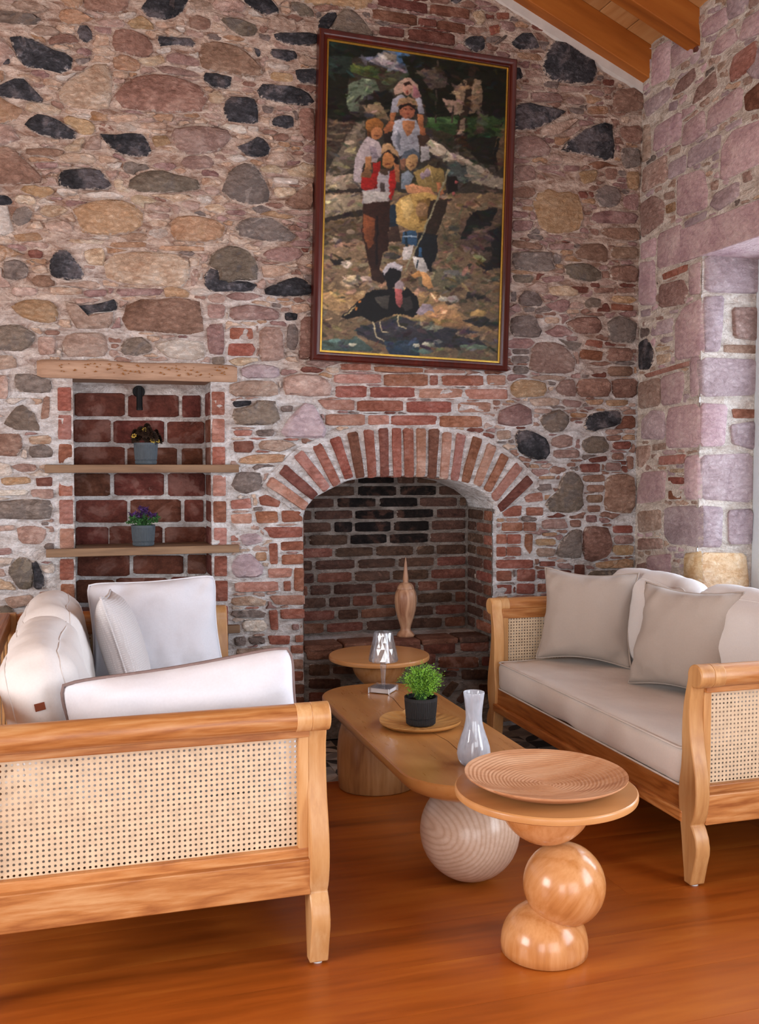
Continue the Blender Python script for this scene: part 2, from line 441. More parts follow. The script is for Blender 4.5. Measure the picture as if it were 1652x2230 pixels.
def area2(p): return 0.5 * sum(p[i][0] * p[(i + 1) % len(p)][1] - p[(i + 1) % len(p)][0] * p[i][1] for i in range(len(p)))
def outline(poly, n, rng, jit=0.03, cut=0.22):
    P = poly if area2(poly) > 0 else poly[::-1]
    q = []
    for i in range(len(P)):                       # rounded corners
        a, b = P[i], P[(i + 1) % len(P)]
        q.append((a[0] + (b[0] - a[0]) * cut, a[1] + (b[1] - a[1]) * cut))
        q.append((a[0] + (b[0] - a[0]) * (1 - cut), a[1] + (b[1] - a[1]) * (1 - cut)))
    if len(q) > n or jit > 0.012:
        L = [0.0]
        for i in range(len(q)):
            a, b = q[i], q[(i + 1) % len(q)]
            L.append(L[-1] + math.hypot(b[0] - a[0], b[1] - a[1]))
        o = []
        for k in range(n):
            t = L[-1] * k / n
            i = max(j for j in range(len(q)) if L[j] <= t)
            u = (t - L[i]) / max(1e-9, L[i + 1] - L[i])
            a, b = q[i], q[(i + 1) % len(q)]
            o.append((a[0] + (b[0] - a[0]) * u, a[1] + (b[1] - a[1]) * u))
        q = o
    cx = sum(p[0] for p in q) / len(q); cy = sum(p[1] for p in q) / len(q)
    q = [(cx + (x - cx) * (1 + rng.uniform(-jit, jit)), cy + (y - cy) * (1 + rng.uniform(-jit, jit))) for x, y in q]
    return q, (cx, cy)

def stone_geo(poly, plane, rng, h=0.014, n=12, jit=0.03, cut=0.22, inset=(0.95, 0.78), flat=0.35, grow=1.0):
    q, (cx, cy) = outline(poly, n, rng, jit, cut)
    if grow != 1.0: q = [(cx + (x - cx) * grow, cy + (y - cy) * grow) for x, y in q]
    m = len(q)
    w = math.sqrt(abs(area2(q)))
    rings = ((1.03, -0.014, 1.0), (inset[0], h * 0.55, 0.72), (inset[1], h, 0.22))
    v = []; e = []
    for s_, d, ed in rings:
        for x, y in q:
            dd = d + (rng.uniform(-flat, flat) * h if d > 0 else 0)
            # inset by a bounded distance so slivers keep their shape
            v.append(plane.p3(cx + (x - cx) * s_, cy + (y - cy) * s_, dd)); e.append(ed)
    v.append(plane.p3(cx, cy, h * (1 + rng.uniform(-flat, flat)))); e.append(0.0)
    f = []
    for k in range(2):
        for i in range(m):
            j = (i + 1) % m
            f.append((k * m + i, k * m + j, (k + 1) * m + j, (k + 1) * m + i))
    f += [(2 * m + i, 2 * m + (i + 1) % m, 3 * m) for i in range(m)]
    if plane.axis == 1 and plane.n < 0 or plane.axis == 0 and plane.n > 0:
        f = [q_ for q_ in f]
    else:
        f = [q_[::-1] for q_ in f]
    return v, f, e

def put_piece(name, geo, mat, parent, kind=None, smooth=50):
    v, f, e = geo
    v = [Vector(p) for p in v]
    c = sum(v, Vector()) / len(v)
    me = bpy.data.meshes.new(name)
    me.from_pydata([p - c for p in v], [], f)
    at = me.color_attributes.new('edge', 'FLOAT_COLOR', 'POINT')
    at.data.foreach_set('color', np.repeat(np.array(e, dtype=np.float32), 4))
    me.shade_smooth()
    if smooth: me.set_sharp_from_angle(angle=R(smooth))
    me.materials.append(mat)
    o = bpy.data.objects.new(name, me); COL.objects.link(o)
    o.location = c
    if parent is not None: o.parent = parent
    if kind: o['kind'] = kind
    return o

def put_mass(name, geos, mats, parent):
    """many small pieces as one part"""
    v = []; f = []; e = []; mi = []; slots = []
    for (gv, gf, ge), mt in zip(geos, mats):
        if mt not in slots: slots.append(mt)
        k = len(v); v += gv; e += ge
        f += [tuple(i + k for i in q) for q in gf]; mi += [slots.index(mt)] * len(gf)
    me = bpy.data.meshes.new(name); me.from_pydata(v, [], f)
    at = me.color_attributes.new('edge', 'FLOAT_COLOR', 'POINT')
    at.data.foreach_set('color', np.repeat(np.array(e, dtype=np.float32), 4))
    for s_ in slots: me.materials.append(s_)
    me.polygons.foreach_set('material_index', mi)
    me.shade_smooth(); me.set_sharp_from_angle(angle=R(50))
    o = bpy.data.objects.new(name, me); COL.objects.link(o)
    o.parent = parent; o['kind'] = 'stuff'
    return o

# --- outlines of the stones one can tell apart, read off the photograph, placed on the wall faces
S_BACK = []
S_BACK += parse('''
D 22,76 72,87 122,113 157,118 157,140 148,159 131,161 98,150 52,146 39,129
D -15,196 28,172 52,172 72,194 100,225 50,216 -15,209
C 124,207 144,183 185,157 207,139 235,142 242,166 242,235 196,238 152,233 131,220
D 174,55 190,55 200,70 201,87 187,94 172,85 168,68
B 247,65 283,65 316,78 333,100 331,120 314,126 244,109
D -15,120 22,129 22,140 -15,140
K -15,24 44,28 87,35 85,52 54,55 -15,48
G 161,129 200,126 185,140 170,142
B 250,203 297,169 352,161 432,186 449,208 445,242 373,246 254,233
D 303,25 339,-25 417,-25 398,25 373,42 335,44
B 186,-15 288,-15 271,25 237,30 182,17
D 343,78 380,84 415,82 426,98 424,104 385,98 345,102
M 360,123 381,114 432,131 434,146 364,136
M 339,148 360,142 424,157 436,168 356,160
B 437,98 470,92 520,103 562,139 581,168 470,158 438,145
B 411,40 430,33 458,44 457,64 430,66 411,58
K 477,38 520,42 561,58 555,78 525,80 500,64
D 530,5 545,-15 580,-12 600,16 612,27 576,32 550,18
K 632,5 660,8 682,25 684,36 655,34 636,20
D 593,76 612,72 690,73 690,98 628,98 598,87
D 588,106 645,112 648,127 622,134 590,124
D 551,103 566,110 567,122 560,125
W 581,136 630,143 626,155 585,148
O 589,157 636,162 638,180 591,176
D 640,152 690,150 690,184 650,180
D 443,160 475,162 504,168 500,193 470,194 443,177
D 555,203 567,183 630,188 660,198 684,216 680,230 614,226 560,211
D 487,226 504,210 550,215 562,240 560,271 489,264
G 570,230 597,234 590,248 573,245
D 593,259 610,252 637,252 640,276 623,281 591,271
B 650,238 684,238 684,305 672,310 652,285
D 53,271 80,248 115,256 165,288 170,300 138,303 80,293
D 216,290 240,297 270,291 308,292 324,315 331,338 280,342 240,323
B 211,268 240,272 250,287 217,288
P 199,296 219,294 220,327 180,325
C 237,254 297,250 300,263 250,270
C 301,270 360,266 364,281 305,282
O 330,297 364,296 373,316 335,322
M 370,285 424,274 487,282 508,292 496,310 466,333 407,338 381,318
D 512,322 542,310 563,297 580,310 589,330 580,340 543,342
B -15,322 25,322 51,347 98,394 64,400 -15,400
D 127,390 140,369 212,368 231,385 246,413 195,413 161,411 129,404
K 271,402 305,377 339,370 390,382 438,396 436,411 381,420 297,418
G 481,415 496,381 517,360 542,355 568,377 583,411 585,436 555,446 520,440 498,428
M 74,355 125,354 126,366 80,368
B 53,325 110,323 140,330 135,342 60,338
D -15,424 15,426 27,437 25,446 -15,448
W 593,386 648,390 648,402 597,398
C 597,408 640,410 645,424 610,432 597,424
B 617,442 645,420 682,392 682,457 628,453
O 161,455 212,438 267,436 305,455 314,480 301,502 237,512 178,506 172,480
G 25,480 34,455 55,449 70,459 64,485 38,493
C 85,463 97,447 136,449 153,460 110,474
P 97,485 140,480 161,493 157,508 102,502
O 30,511 85,506 93,523 34,527
C 144,521 229,523 225,534 148,529
P 320,443 373,455 369,464 322,457
P 322,464 369,466 368,477 325,476
C 324,481 364,480 364,495 326,494
W 325,500 360,497 366,512 345,522 322,514
O 373,476 407,470 458,476 489,493 483,519 445,525 377,523
G 513,489 534,476 593,476 623,497 648,519 627,525 572,523 517,514
O 237,529 318,527 322,538 242,540
O 339,535 445,538 449,548 350,546
C 225,582 233,559 297,548 398,557 411,582 407,625 314,620 254,614 229,603
D 110,561 136,540 153,553 165,570 182,590 182,608 148,610 114,603 108,582
G 8,570 38,565 60,578 60,603 34,610 8,603
F 60,546 80,543 94,550 90,563 64,561
C 182,546 225,540 229,560 225,580 190,575
C 411,562 435,562 433,580 412,582
P 415,588 432,586 428,622 415,624
K 466,547 508,535 545,552 561,582 557,612 522,606 500,615 476,612 474,584 455,576
D 445,595 462,581 474,588 476,614 500,619 520,611 556,617 555,635 449,635
D 574,631 614,612 648,603 680,625 680,643 614,646 576,641
M 572,548 614,538 648,540 661,557 627,572 576,563
C 570,578 610,578 640,590 600,605 572,603
O 25,667 55,653 106,654 125,671 123,697 102,703 59,695 35,680
P 140,658 163,655 176,697 199,684 254,680 237,714 199,716 165,714
D 166,666 210,663 254,650 254,677 198,681 175,694
B 271,671 297,654 381,650 436,654 440,730 381,726 271,717 267,692
M 250,629 356,629 352,643 254,646
M 182,633 231,630 231,645 186,648
C 110,625 178,628 176,641 112,642
P 25,625 80,627 80,643 30,644
M 451,663 490,663 487,694 453,692
M 500,671 542,663 606,675 610,697 500,697
M 449,708 487,703 487,773 453,769
P 565,713 612,713 618,783 565,785
K -15,710 40,707 80,730 64,756 42,765 -15,760
P 136,735 170,724 225,726 235,752 229,777 140,775
P 82,733 121,735 120,772 85,772
K 260,760 275,739 305,733 330,750 330,765 297,775 267,772
W 335,748 381,740 445,745 447,773 432,784 373,781 350,765
D 618,680 648,683 645,698 620,698
C 631,665 670,660 678,675 640,684
G 625,708 645,706 650,740 640,765 622,755
B 655,690 680,690 680,780 650,780
V 525,802 551,793 605,798 608,822 530,824
K 462,778 488,777 488,794 463,794
P -15,773 30,775 40,800 -15,806
G 31,815 73,815 112,828 109,856 36,852
P -15,818 17,818 17,868 -15,868
K 6,920 44,880 73,897 78,916 92,938 30,936
B 95,865 108,862 108,912 88,912
B -15,945 45,945 50,965 38,994 -15,990
C 62,950 110,948 112,967 66,968
G 62,972 100,968 116,980 112,996 66,996
M 22,1015 50,1009 80,1013 78,1026 44,1028
O 2,1040 65,1038 70,1052 5,1058
W -15,1068 60,1066 62,1078 -15,1080
G -15,1092 60,1088 110,1090 114,1110 105,1130 50,1130 -15,1128
P 36,1148 73,1144 104,1154 92,1185 44,1183
G 90,1137 106,1137 106,1144 90,1144
K 15,1240 44,1212 66,1218 72,1250 68,1283 39,1282
D 68,1219 80,1222 99,1265 92,1284 72,1282 74,1250
P 7,1302 73,1295 65,1316 24,1326
K -25,1322 20,1320 38,1340 20,1370 -25,1400
P -15,1146 34,1143 30,1155 -15,1158
M -15,1195 25,1193 24,1207 -15,1210
P 497,837 545,828 602,832 604,863 502,863
O 480,803 512,802 512,820 482,820
P 617,824 654,813 698,819 720,837 715,863 654,861 620,858
K 504,892 550,884 550,872 598,872 608,911 593,924 515,926 506,902
D 505,874 548,872 546,882 510,888
V 615,937 628,911 667,876 685,885 711,941 702,954 615,950
G 611,885 637,883 636,897 613,897
Q 508,937 549,936 548,949 512,950
G 558,937 598,935 595,950 560,950
P 563,960 611,958 650,967 611,985 563,977
O 515,1003 550,990 620,989 615,1007 524,1011
G 502,1060 515,1028 567,1028 571,1063 532,1076
V 520,1165 560,1160 575,1180 530,1190
V 504,1233 515,1211 545,1204 574,1237 567,1257 510,1257
O 556,1203 580,1202 580,1221 558,1222
C 502,1303 545,1298 580,1308 575,1320 505,1318
G 502,1330 560,1328 580,1336 575,1345 504,1344
W 527,1352 575,1350 582,1368 570,1376 530,1374
G 510,1388 535,1386 535,1405 512,1406
G 540,1388 575,1387 578,1402 545,1403
M 635,1360 652,1360 650,1372 637,1372
P 513,1412 610,1412 608,1428 515,1430
''')
S_BACK += parse('''
O 85,110 150,75 300,90 320,140 290,180 110,190
G 325,85 375,95 370,115 330,110
M 370,140 410,80 490,75 500,180 430,180
B 508,75 712,70 720,183 515,185
B 727,78 880,70 880,188 740,188
P 205,200 320,190 400,200 390,240 220,245
M 415,200 540,215 520,255 430,245
O 560,205 680,200 660,235 580,235
O 690,205 830,205 820,240 700,245
M 0,350 20,270 150,225 215,260 225,360 80,370
P 235,260 345,262 345,288 240,290
K 270,340 290,300 390,265 440,290 455,350 420,400 330,410
O 465,285 570,290 565,318 470,315
D 545,390 560,330 600,290 760,265 785,300 775,360 640,390 610,405
D 115,400 200,395 300,440 330,480 325,575 240,575 150,540 125,470
P 0,400 90,395 90,450 10,455
M 345,450 420,420 480,440 480,490 400,510 345,490
M 360,520 520,515 520,570 365,570
K 530,470 600,430 680,440 710,500 690,535 560,540
B 695,430 785,425 780,460 700,462
F 735,470 845,465 840,515 740,515
F 580,575 690,555 695,590 600,600
B 730,540 800,540 800,580 730,580
B 820,560 860,560 860,640 825,640
M 690,600 780,600 780,650 690,650
K 410,680 450,650 510,670 545,740 535,820 545,880 500,915 330,900 305,850 400,770
G 250,740 340,730 350,770 270,780
O 260,685 370,682 365,702 270,705
B 545,680 680,675 680,720 550,720
B 570,740 680,740 675,785 575,785
B 570,805 670,800 668,850 575,850
B 570,870 650,868 648,910 580,910
B 690,690 760,675 865,680 865,915 780,915 680,890
M 290,960 430,950 450,1015 290,1015
B 460,960 530,960 530,1005 470,1005
M 560,930 630,930 630,975 565,975
O 290,1040 380,1038 378,1060 295,1062
O 250,1080 370,1078 370,1118 255,1120
P 250,1140 370,1138 365,1190 260,1190
G 375,1190 400,1110 470,1030 540,1015 530,1100 540,1195 480,1200
B 545,1012 600,1000 700,1010 725,1080 715,1180 600,1220 548,1200
M 740,1060 860,1055 860,1110 745,1112
O 725,1120 860,1118 855,1180 740,1180
O 610,1230 850,1200 860,1260 640,1265
K 580,1280 760,1275 860,1290 700,1350 590,1340
''', 1080, 800, 2.888)
S_BACK += parse('''
O 235,100 300,30 400,60 500,45 530,150 540,250 500,300 400,310 280,300 255,180
G 620,60 680,10 770,30 780,110 740,150 640,145
M 800,80 890,60 890,170 800,160
M 595,190 700,170 890,190 880,255 600,245
B 670,280 890,280 890,365 720,345 665,310
B 580,280 640,290 640,328 600,315
M 100,170 200,180 200,215 100,215
M 100,230 230,235 215,295 100,300
G 190,315 290,330 290,355 210,345
B 100,350 290,385 290,420 100,400
M 330,380 480,375 480,415 340,415
B 500,430 550,385 660,375 705,420 690,500 600,485 500,460
B 720,400 890,400 890,475 730,475
G 100,430 350,430 340,480 370,540 290,555 100,535
K 430,510 560,500 650,550 650,610 580,615 450,590
B 715,520 880,515 880,625 720,605
K 100,570 240,580 220,625 110,620
M 280,590 420,575 430,615 300,625
B 610,655 730,655 730,685 620,688
B 760,655 870,655 870,685 765,688
G 140,720 180,670 260,690 290,740 280,770 150,765
G 90,680 125,680 125,740 92,740
K 550,740 600,715 660,730 650,775 570,780
C 330,650 450,640 520,680 500,710 340,700
G 170,780 240,780 238,805 175,808
B 430,880 520,840 640,840 665,900 640,940 510,945
G 700,880 760,830 880,870 870,1000 720,990
G 90,840 230,830 280,920 270,970 90,960
M 210,1170 230,1010 330,995 430,1020 490,1110 480,1190 300,1190
B 695,1035 850,1035 850,1115 700,1115
B 700,1150 855,1150 855,1210 705,1210
G 100,1040 205,1042 205,1072 102,1072
G 100,1085 205,1085 205,1125 102,1125
G 105,1145 200,1150 200,1195 108,1195
M 440,960 510,962 505,990 445,990
C 300,840 400,842 395,880 310,880
''', 1080, 400, 2.888)
S_BACK += parse('''
D 290,430 330,300 380,250 450,290 560,370 620,400 625,490 580,530 450,520 330,500
D 90,270 160,210 230,215 270,310 130,310
O 120,330 270,340 290,385 140,370
D 100,430 150,425 168,490 120,505
F 220,150 350,190 300,200 225,185
P 150,530 300,545 295,570 160,562
P 400,540 550,550 545,582 410,575
M 220,580 400,590 420,640 220,640
M 440,610 550,615 548,660 445,655
M 105,570 200,575 200,620 105,620
D 110,660 200,650 340,680 445,700 340,770 220,820 110,810
G 460,675 550,685 550,720 470,710
O 580,670 700,670 700,720 580,720
B 730,580 850,555 920,590 915,700 740,700
F 670,500 740,505 735,540 675,535
P 280,800 450,760 540,740 400,850 290,860
D 390,940 560,810 720,760 730,900 750,970 710,1020 600,980
M 110,870 250,855 340,920 330,980 130,990
C 780,740 830,730 830,780 785,775
B 770,800 910,790 910,910 800,890
G 780,930 900,940 900,1050 800,1060
M 110,1040 230,1040 250,1130 120,1140
M 250,1040 400,1040 398,1070 255,1072
M 420,1040 520,1045 515,1080 425,1078
O 515,1080 640,1070 620,1140 545,1160
B 680,1060 760,1060 750,1130 690,1130
O 820,1080 900,1080 890,1200 830,1180
''', 1080, 0, 2.888)
S_BACK += parse('''
K 100,220 200,70 300,90 400,230 440,290 250,300
D 20,150 90,95 165,110 95,230 10,230
D 1140,350 1180,290 1300,280 1310,380 1240,410
G 1380,350 1480,265 1490,290 1400,355
D 1030,0 1160,-20 1080,40
C 1210,100 1300,80 1320,160 1270,200
''', 690, 0, 3.591)

B_BACK = parse('''
R 500,714,551,739
R 498,748 549,748 556,760 549,775 496,775
F 77,1040 114,1038 114,1059 78,1059
F 508,961 550,960 553,975 545,986 510,985
Q 502,1090 545,1085 548,1107 504,1109
R 563,1083 580,1077 611,1092 606,1105 567,1100
Q 502,1120 548,1118 548,1140 504,1140
R 555,1114 603,1113 606,1138 560,1140
R 612,1112 655,1112 659,1135 615,1138
R 570,1148 658,1147 658,1170 590,1172
R 611,1180 660,1178 660,1198 612,1199
R 585,1184 604,1183 605,1228 588,1229
R 613,1208 660,1206 660,1228 614,1230
Q 583,1238 636,1237 634,1257 585,1259
R 640,1237 661,1237 661,1289 640,1286
Q 511,1268 605,1266 606,1287 512,1290
R 617,1266 633,1265 633,1287 618,1287
Q 585,1297 663,1296 663,1317 600,1317
R 585,1330 604,1328 606,1372 590,1372
R 611,1327 663,1326 663,1347 612,1348
R 583,1384 632,1384 630,1403 588,1404
R 642,1384 660,1383 660,1398 643,1399
R 633,1406 660,1405 660,1423 634,1423
Q 637,1436,660,1457
R 632,1462,660,1483
F 632,1490,662,1511
F 632,1518,662,1540
Q 570,1440,625,1458
F 560,1466,622,1486
''')
B_BACK += parse('''
R 600,28 750,28 750,62 600,58
R 770,40 1010,50 1010,72 770,68
Q 1020,55 1220,60 1220,76 1020,74
Q 568,80,800,126
R 816,80,1033,140
R 1046,86,1085,136
R 1106,86,1310,138
Q 1326,84,1422,136
R 572,138,730,196
R 744,144 970,146 974,198 744,198
Q 986,152,1208,200
Q 1217,154,1432,206
Q 482,205 668,208 668,262 520,256
R 683,212,912,266
R 926,216,1150,272
Q 1178,220,1346,272
Q 526,280,720,336
Q 737,284,840,334
R 852,286,1078,336
R 1090,288,1304,346
''', 480, 780, 2.294)
B_BACK += parse('''
R 0,60,55,110
R 0,140,70,200
F 525,610 650,605 650,660 535,660
Q 170,800 285,785 295,840 190,850
R 35,905 110,870 160,870 155,935 50,940
R 190,880,295,932
R 35,975,165,1030
F 172,975,250,1030
R 2,1050,65,1110
R 70,1050,155,1110
R 185,1050 230,1050 225,1150 210,1175 180,1130
R 735,995,855,1042
R 2,1130,60,1190
R 66,1130,155,1186
R 2,1210,230,1265
F 275,1220,370,1252
R 130,1270,245,1345
F 260,1275,470,1330
F 490,1240,555,1310
R 125,1360,240,1425
R 260,1360,312,1412
R 0,1280,95,1345
R 0,1365,95,1425
''', 1080, 800, 2.888)
B_BACK += parse('''
F 470,645 580,650 570,690 470,680
R 720,755 860,765 860,800 725,795
R 570,980 670,990 665,1035 555,1015
R 530,1040 670,1055 660,1115 525,1100
''', 1080, 400, 2.888)
B_BACK += parse('''
R -5,85 60,80 85,105 40,125
R -20,160 22,165 20,210 -10,205
''', 1080, 0, 2.888)
B_BACK += parse('''
F 480,-20 860,30 860,112 480,40
F 886,34 1190,76 1188,152 886,112
F 430,70 780,122 778,202 430,150
F 796,140 934,158 934,212 796,196
F 942,160 1156,192 1156,270 942,226
F 490,208 680,230 678,294 490,276
F 716,226 1076,272 1074,362 716,312
R 1400,100 1500,100 1500,150 1410,150
R 1340,210 1420,190 1430,250 1360,280
''', 690, 0, 3.591)
# brick jambs of the niche
B_NICHE_FRONT = parse('''
R 370,188,457,338
Q 372,365,458,522
R 375,552,464,700
R 378,740,466,885
Q 380,910,470,1065
Q 385,1095,474,1225
R 385,1290,474,1425
R 390,1450,478,1600
R 390,1630,478,1780
R 1358,215,1442,365
Q 1362,390,1442,540
R 1364,570,1446,690
Q 1368,750,1450,885
R 1370,920,1452,1055
Q 1374,1090,1456,1210
R 1376,1270,1458,1400
R 1380,1430,1462,1560
R 1382,1590,1464,1720
R 1384,1750,1466,1880
''', 0, 780, 2.95)
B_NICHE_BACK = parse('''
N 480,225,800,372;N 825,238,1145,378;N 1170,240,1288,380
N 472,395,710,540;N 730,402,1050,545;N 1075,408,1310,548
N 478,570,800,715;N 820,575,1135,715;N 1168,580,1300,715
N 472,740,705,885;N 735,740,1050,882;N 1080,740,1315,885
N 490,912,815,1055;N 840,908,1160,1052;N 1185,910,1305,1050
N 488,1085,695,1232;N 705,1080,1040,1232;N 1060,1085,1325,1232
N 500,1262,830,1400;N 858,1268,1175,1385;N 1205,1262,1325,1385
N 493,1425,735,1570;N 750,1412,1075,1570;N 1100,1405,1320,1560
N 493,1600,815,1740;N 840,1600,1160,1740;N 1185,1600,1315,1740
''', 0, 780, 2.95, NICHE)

S_RIGHT = parse('''
S 985,350 1020,290 1100,250 1090,490 980,550
S 1105,300 1180,220 1245,240 1230,340 1105,440
S 1295,160 1340,110 1450,40 1450,150 1400,190 1300,240
S 1350,350 1390,250 1500,170 1515,250 1400,340
V 1455,0 1500,-60 1620,-60 1550,80 1460,130
S 1530,260 1560,130 1700,40 1700,190
Q 1470,450 1500,350 1640,250 1640,400 1480,520
M 1110,600 1150,510 1250,420 1270,480 1200,560
M 1235,660 1260,560 1380,440 1395,540 1300,620
G 930,650 1090,540 1090,620 950,740
S 1325,820 1340,690 1520,550 1555,570 1545,670 1430,760
S 1170,920 1190,780 1310,690 1315,830 1230,900
S 990,960 1000,800 1160,700 1160,870
V 1200,1065 1215,940 1410,840 1410,940
S 1410,1140 1420,930 1490,820 1700,740 1700,1010
P 920,1220 930,1060 1075,970 1075,1130
V 1085,1130 1090,1030 1195,970 1190,1080
B 930,790 970,780 970,990 920,1020
F 1565,600 1700,480 1700,670 1570,700
F 1250,270 1275,250 1270,320 1240,330
K 1290,320 1340,290 1335,340 1290,360
P 1410,460 1460,430 1460,480 1410,490
P 1550,500 1610,470 1610,520 1560,540
G 1440,800 1545,740 1540,780 1450,830
G 1090,650 1140,630 1135,690 1085,700
K 1090,940 1160,910 1150,960 1090,980
P 1550,1090 1605,1070 1605,1130 1555,1150
P 1350,1150 1395,1130 1390,1190 1355,1200
P 1055,1220 1135,1190 1130,1240 1060,1260
G 1345,1290 1380,1220 1520,1140 1520,1240 1400,1330
''', 1080, 0, 2.888, RIGHT)
S_RIGHT += parse('''
M 910,130 990,75 1055,110 1055,240 1020,270 915,340
S 1140,210 1145,-40 1300,-90 1335,60 1330,150
G 1185,240 1330,165 1330,215 1190,280
O 1065,140 1130,110 1130,170 1070,190
P 1060,60 1130,40 1130,90 1065,105
P 1070,215 1130,195 1125,240 1070,265
S 915,380 1010,335 1010,455 915,480
S 1020,320 1168,250 1168,490 1020,540
S 905,500 1000,480 1005,680 1000,760 905,760
R 1045,570 1205,505 1205,550 1050,610
M 1030,640 1180,600 1210,680 1180,760 1030,780
S 1216,520 1286,490 1286,690 1220,700
S 1130,1110 1130,870 1180,780 1288,725 1288,1070
V 975,960 985,880 1115,840 1115,935
G 910,800 970,785 970,830 915,840
B 985,850 1065,820 1060,850 990,865
G 1090,800 1145,790 1140,812 1095,818
P 920,870 985,860 980,890 920,900
G 1030,990 1050,965 1115,960 1110,985 1060,1005
D 900,1000 950,970 1000,1080 960,1170 900,1170
C 1010,1080 1100,1065 1095,1120 1015,1140
C 1000,1030 1110,1020 1100,1042 1010,1060
Q 930,1200 1220,1112 1220,1145 950,1222
''', 1080, 400, 2.888, RIGHT)
S_RIGHT += parse('''
S 1226,-60 1276,-70 1278,170 1226,190
P 895,100 1030,60 1030,240 900,260
S 1040,60 1180,20 1170,220 1040,240
V 915,450 920,330 980,270 1060,275 1060,450
S 1080,300 1090,255 1278,225 1278,495 1070,505
P 985,485 1065,475 1065,515 985,525
K 885,500 970,490 965,570 920,630 890,620
Q 1025,560 1190,545 1185,605 1025,615
P 975,548 1020,545 1020,575 978,575
P 975,595 1020,592 1020,622 978,622
S 890,780 920,660 1070,650 1065,840 890,860
R 1085,690,1180,735
R 1085,775,1170,830
S 1192,560 1276,550 1276,830 1192,830
C 1095,640 1180,638 1178,662 1098,662
P 890,910 1040,890 1045,1020 900,1040
V 1060,900 1080,880 1276,870 1276,1130 1100,1110 1060,1060
P 890,1075 1045,1075 1045,1140 890,1150
M 885,1240 945,1225 945,1320 890,1320
S 950,1190 1110,1170 1090,1340 950,1310
G 1120,1170 1180,1168 1180,1200 1125,1200
G 1120,1240 1180,1238 1180,1258 1122,1258
Y 1190,1172 1276,1162 1276,1390 1190,1390
''', 1080, 800, 2.888, RIGHT)
S_JAMB = parse('''
V 1312,452 1652,452 1652,690 1310,682
V 1300,712 1430,704 1420,900 1400,1050 1300,1060
M 1480,780 1640,780 1640,990 1490,970
B 1430,1012 1640,1016 1640,1070 1430,1060
V 1286,1094 1640,1108 1635,1330 1286,1340
''', 1080, 400, 2.888, JAMB)
S_JAMB += parse('''
S 1282,226 1450,236 1430,495 1282,495
R 1480,260 1635,265 1625,320 1490,320
V 1470,360 1625,340 1620,520 1480,480
V 1282,552 1610,540 1610,850 1282,830
V 1282,872 1425,880 1415,1130 1282,1130
V 1455,900 1610,890 1605,1110 1460,1110
Y 1282,1166 1570,1170 1590,1392 1282,1392
''', 1080, 800, 2.888, JAMB)

# ------------------------------------------------------------------ room shell
def zb(x): return 3.211 + 0.433 * (2.739 - x)     # underside of the rafters
def zc(x): return zb(x) + 0.165                    # underside of the ceiling boards

def inside(pt, poly):
    x, y = pt; c = False; n = len(poly); j = n - 1
    for i in range(n):
        xi, yi = poly[i]; xj, yj = poly[j]
        if (yi > y) != (yj > y) and x < (xj - xi) * (y - yi) / (yj - yi + 1e-12) + xi: c = not c
        j = i
    return c

def relief(name, plane, al, bl, hole, mat, parent=None, amp=0.008, clip=None):
    """a wall face as a fine uneven surface, with openings left out"""
    al = sorted(set(round(a, 5) for a in al)); bl = sorted(set(round(b, 5) for b in bl))
    na, nb = len(al), len(bl)
    v = []
    for b in bl:
        for a in al:
            p = plane.p3(a, b)
            d = 0.0
            if amp:
                d = amp * (noise.noise(Vector((a * 5, b * 14, plane.val))) + 0.6 * noise.noise(Vector((a * 17, b * 30, plane.val * 2))) ) + amp * 0.5 * noise.noise(Vector((a * 1.3, b * 1.3, 5)))
            v.append(plane.p3(a, b, d))
    f = []
    for j in range(nb - 1):
        for i in range(na - 1):
            c = ((al[i] + al[i + 1]) / 2, (bl[j] + bl[j + 1]) / 2)
            if hole(*c): continue
            q = (j * na + i, j * na + i + 1, (j + 1) * na + i + 1, (j + 1) * na + i)
            f.append(q)
    me = bpy.data.meshes.new(name); me.from_pydata(v, [], f)
    b = bmesh.new(); b.from_mesh(me)
    bmesh.ops.delete(b, geom=[x for x in b.verts if not x.link_faces], context='VERTS')
    if plane.axis == 0: bmesh.ops.reverse_faces(b, faces=b.faces)
    if plane.n > 0: bmesh.ops.reverse_faces(b, faces=b.faces)
    b.to_mesh(me); b.free()
    me.shade_smooth(); me.materials.append(mat)
    o = bpy.data.objects.new(name, me); COL.objects.link(o)
    if parent is not None: o.parent = parent
    return o
def steps(a, b, d):
    n = max(1, int(round((b - a) / d)))
    return [a + (b - a) * i / n for i in range(n + 1)]

def cv(pts, ox, oy, s, plane=BACK): return [plane.from_px(ox + x / s, oy + y / s) for x, y in pts]
INTRA = cv([(415, 800), (424, 755), (470, 700), (555, 655), (640, 615), (740, 600), (850, 594), (960, 594), (1080, 600), (1190, 622), (1290, 668), (1352, 715), (1372, 770), (1362, 800)], 480, 780, 2.294)
EXTRA = cv([(205, 640), (240, 585), (300, 525), (380, 450), (470, 408), (560, 372), (650, 350), (735, 336), (840, 330), (935, 330), (1062, 335), (1140, 350), (1210, 360), (1290, 377), (1365, 412), (1435, 467), (1500, 517), (1570, 590), (1590, 640)], 480, 780, 2.294)
FX0, FX1 = 1.001, 1.949
NX0, NX1, NZ0, NZ1 = -0.006, 0.581, 0.22, 1.668
FIRE_HOLE = [(FX0, -0.1), (FX0, INTRA[0][1])] + INTRA[1:-1] + [(FX1, INTRA[-1][1]), (FX1, -0.1)]
ARCH_ALL = EXTRA + [(FX1 + 0.02, INTRA[-1][1]), (FX1, -0.1), (FX0, -0.1), (FX0 - 0.02, INTRA[0][1])]
cxF = sum(p[0] for p in INTRA) / len(INTRA)
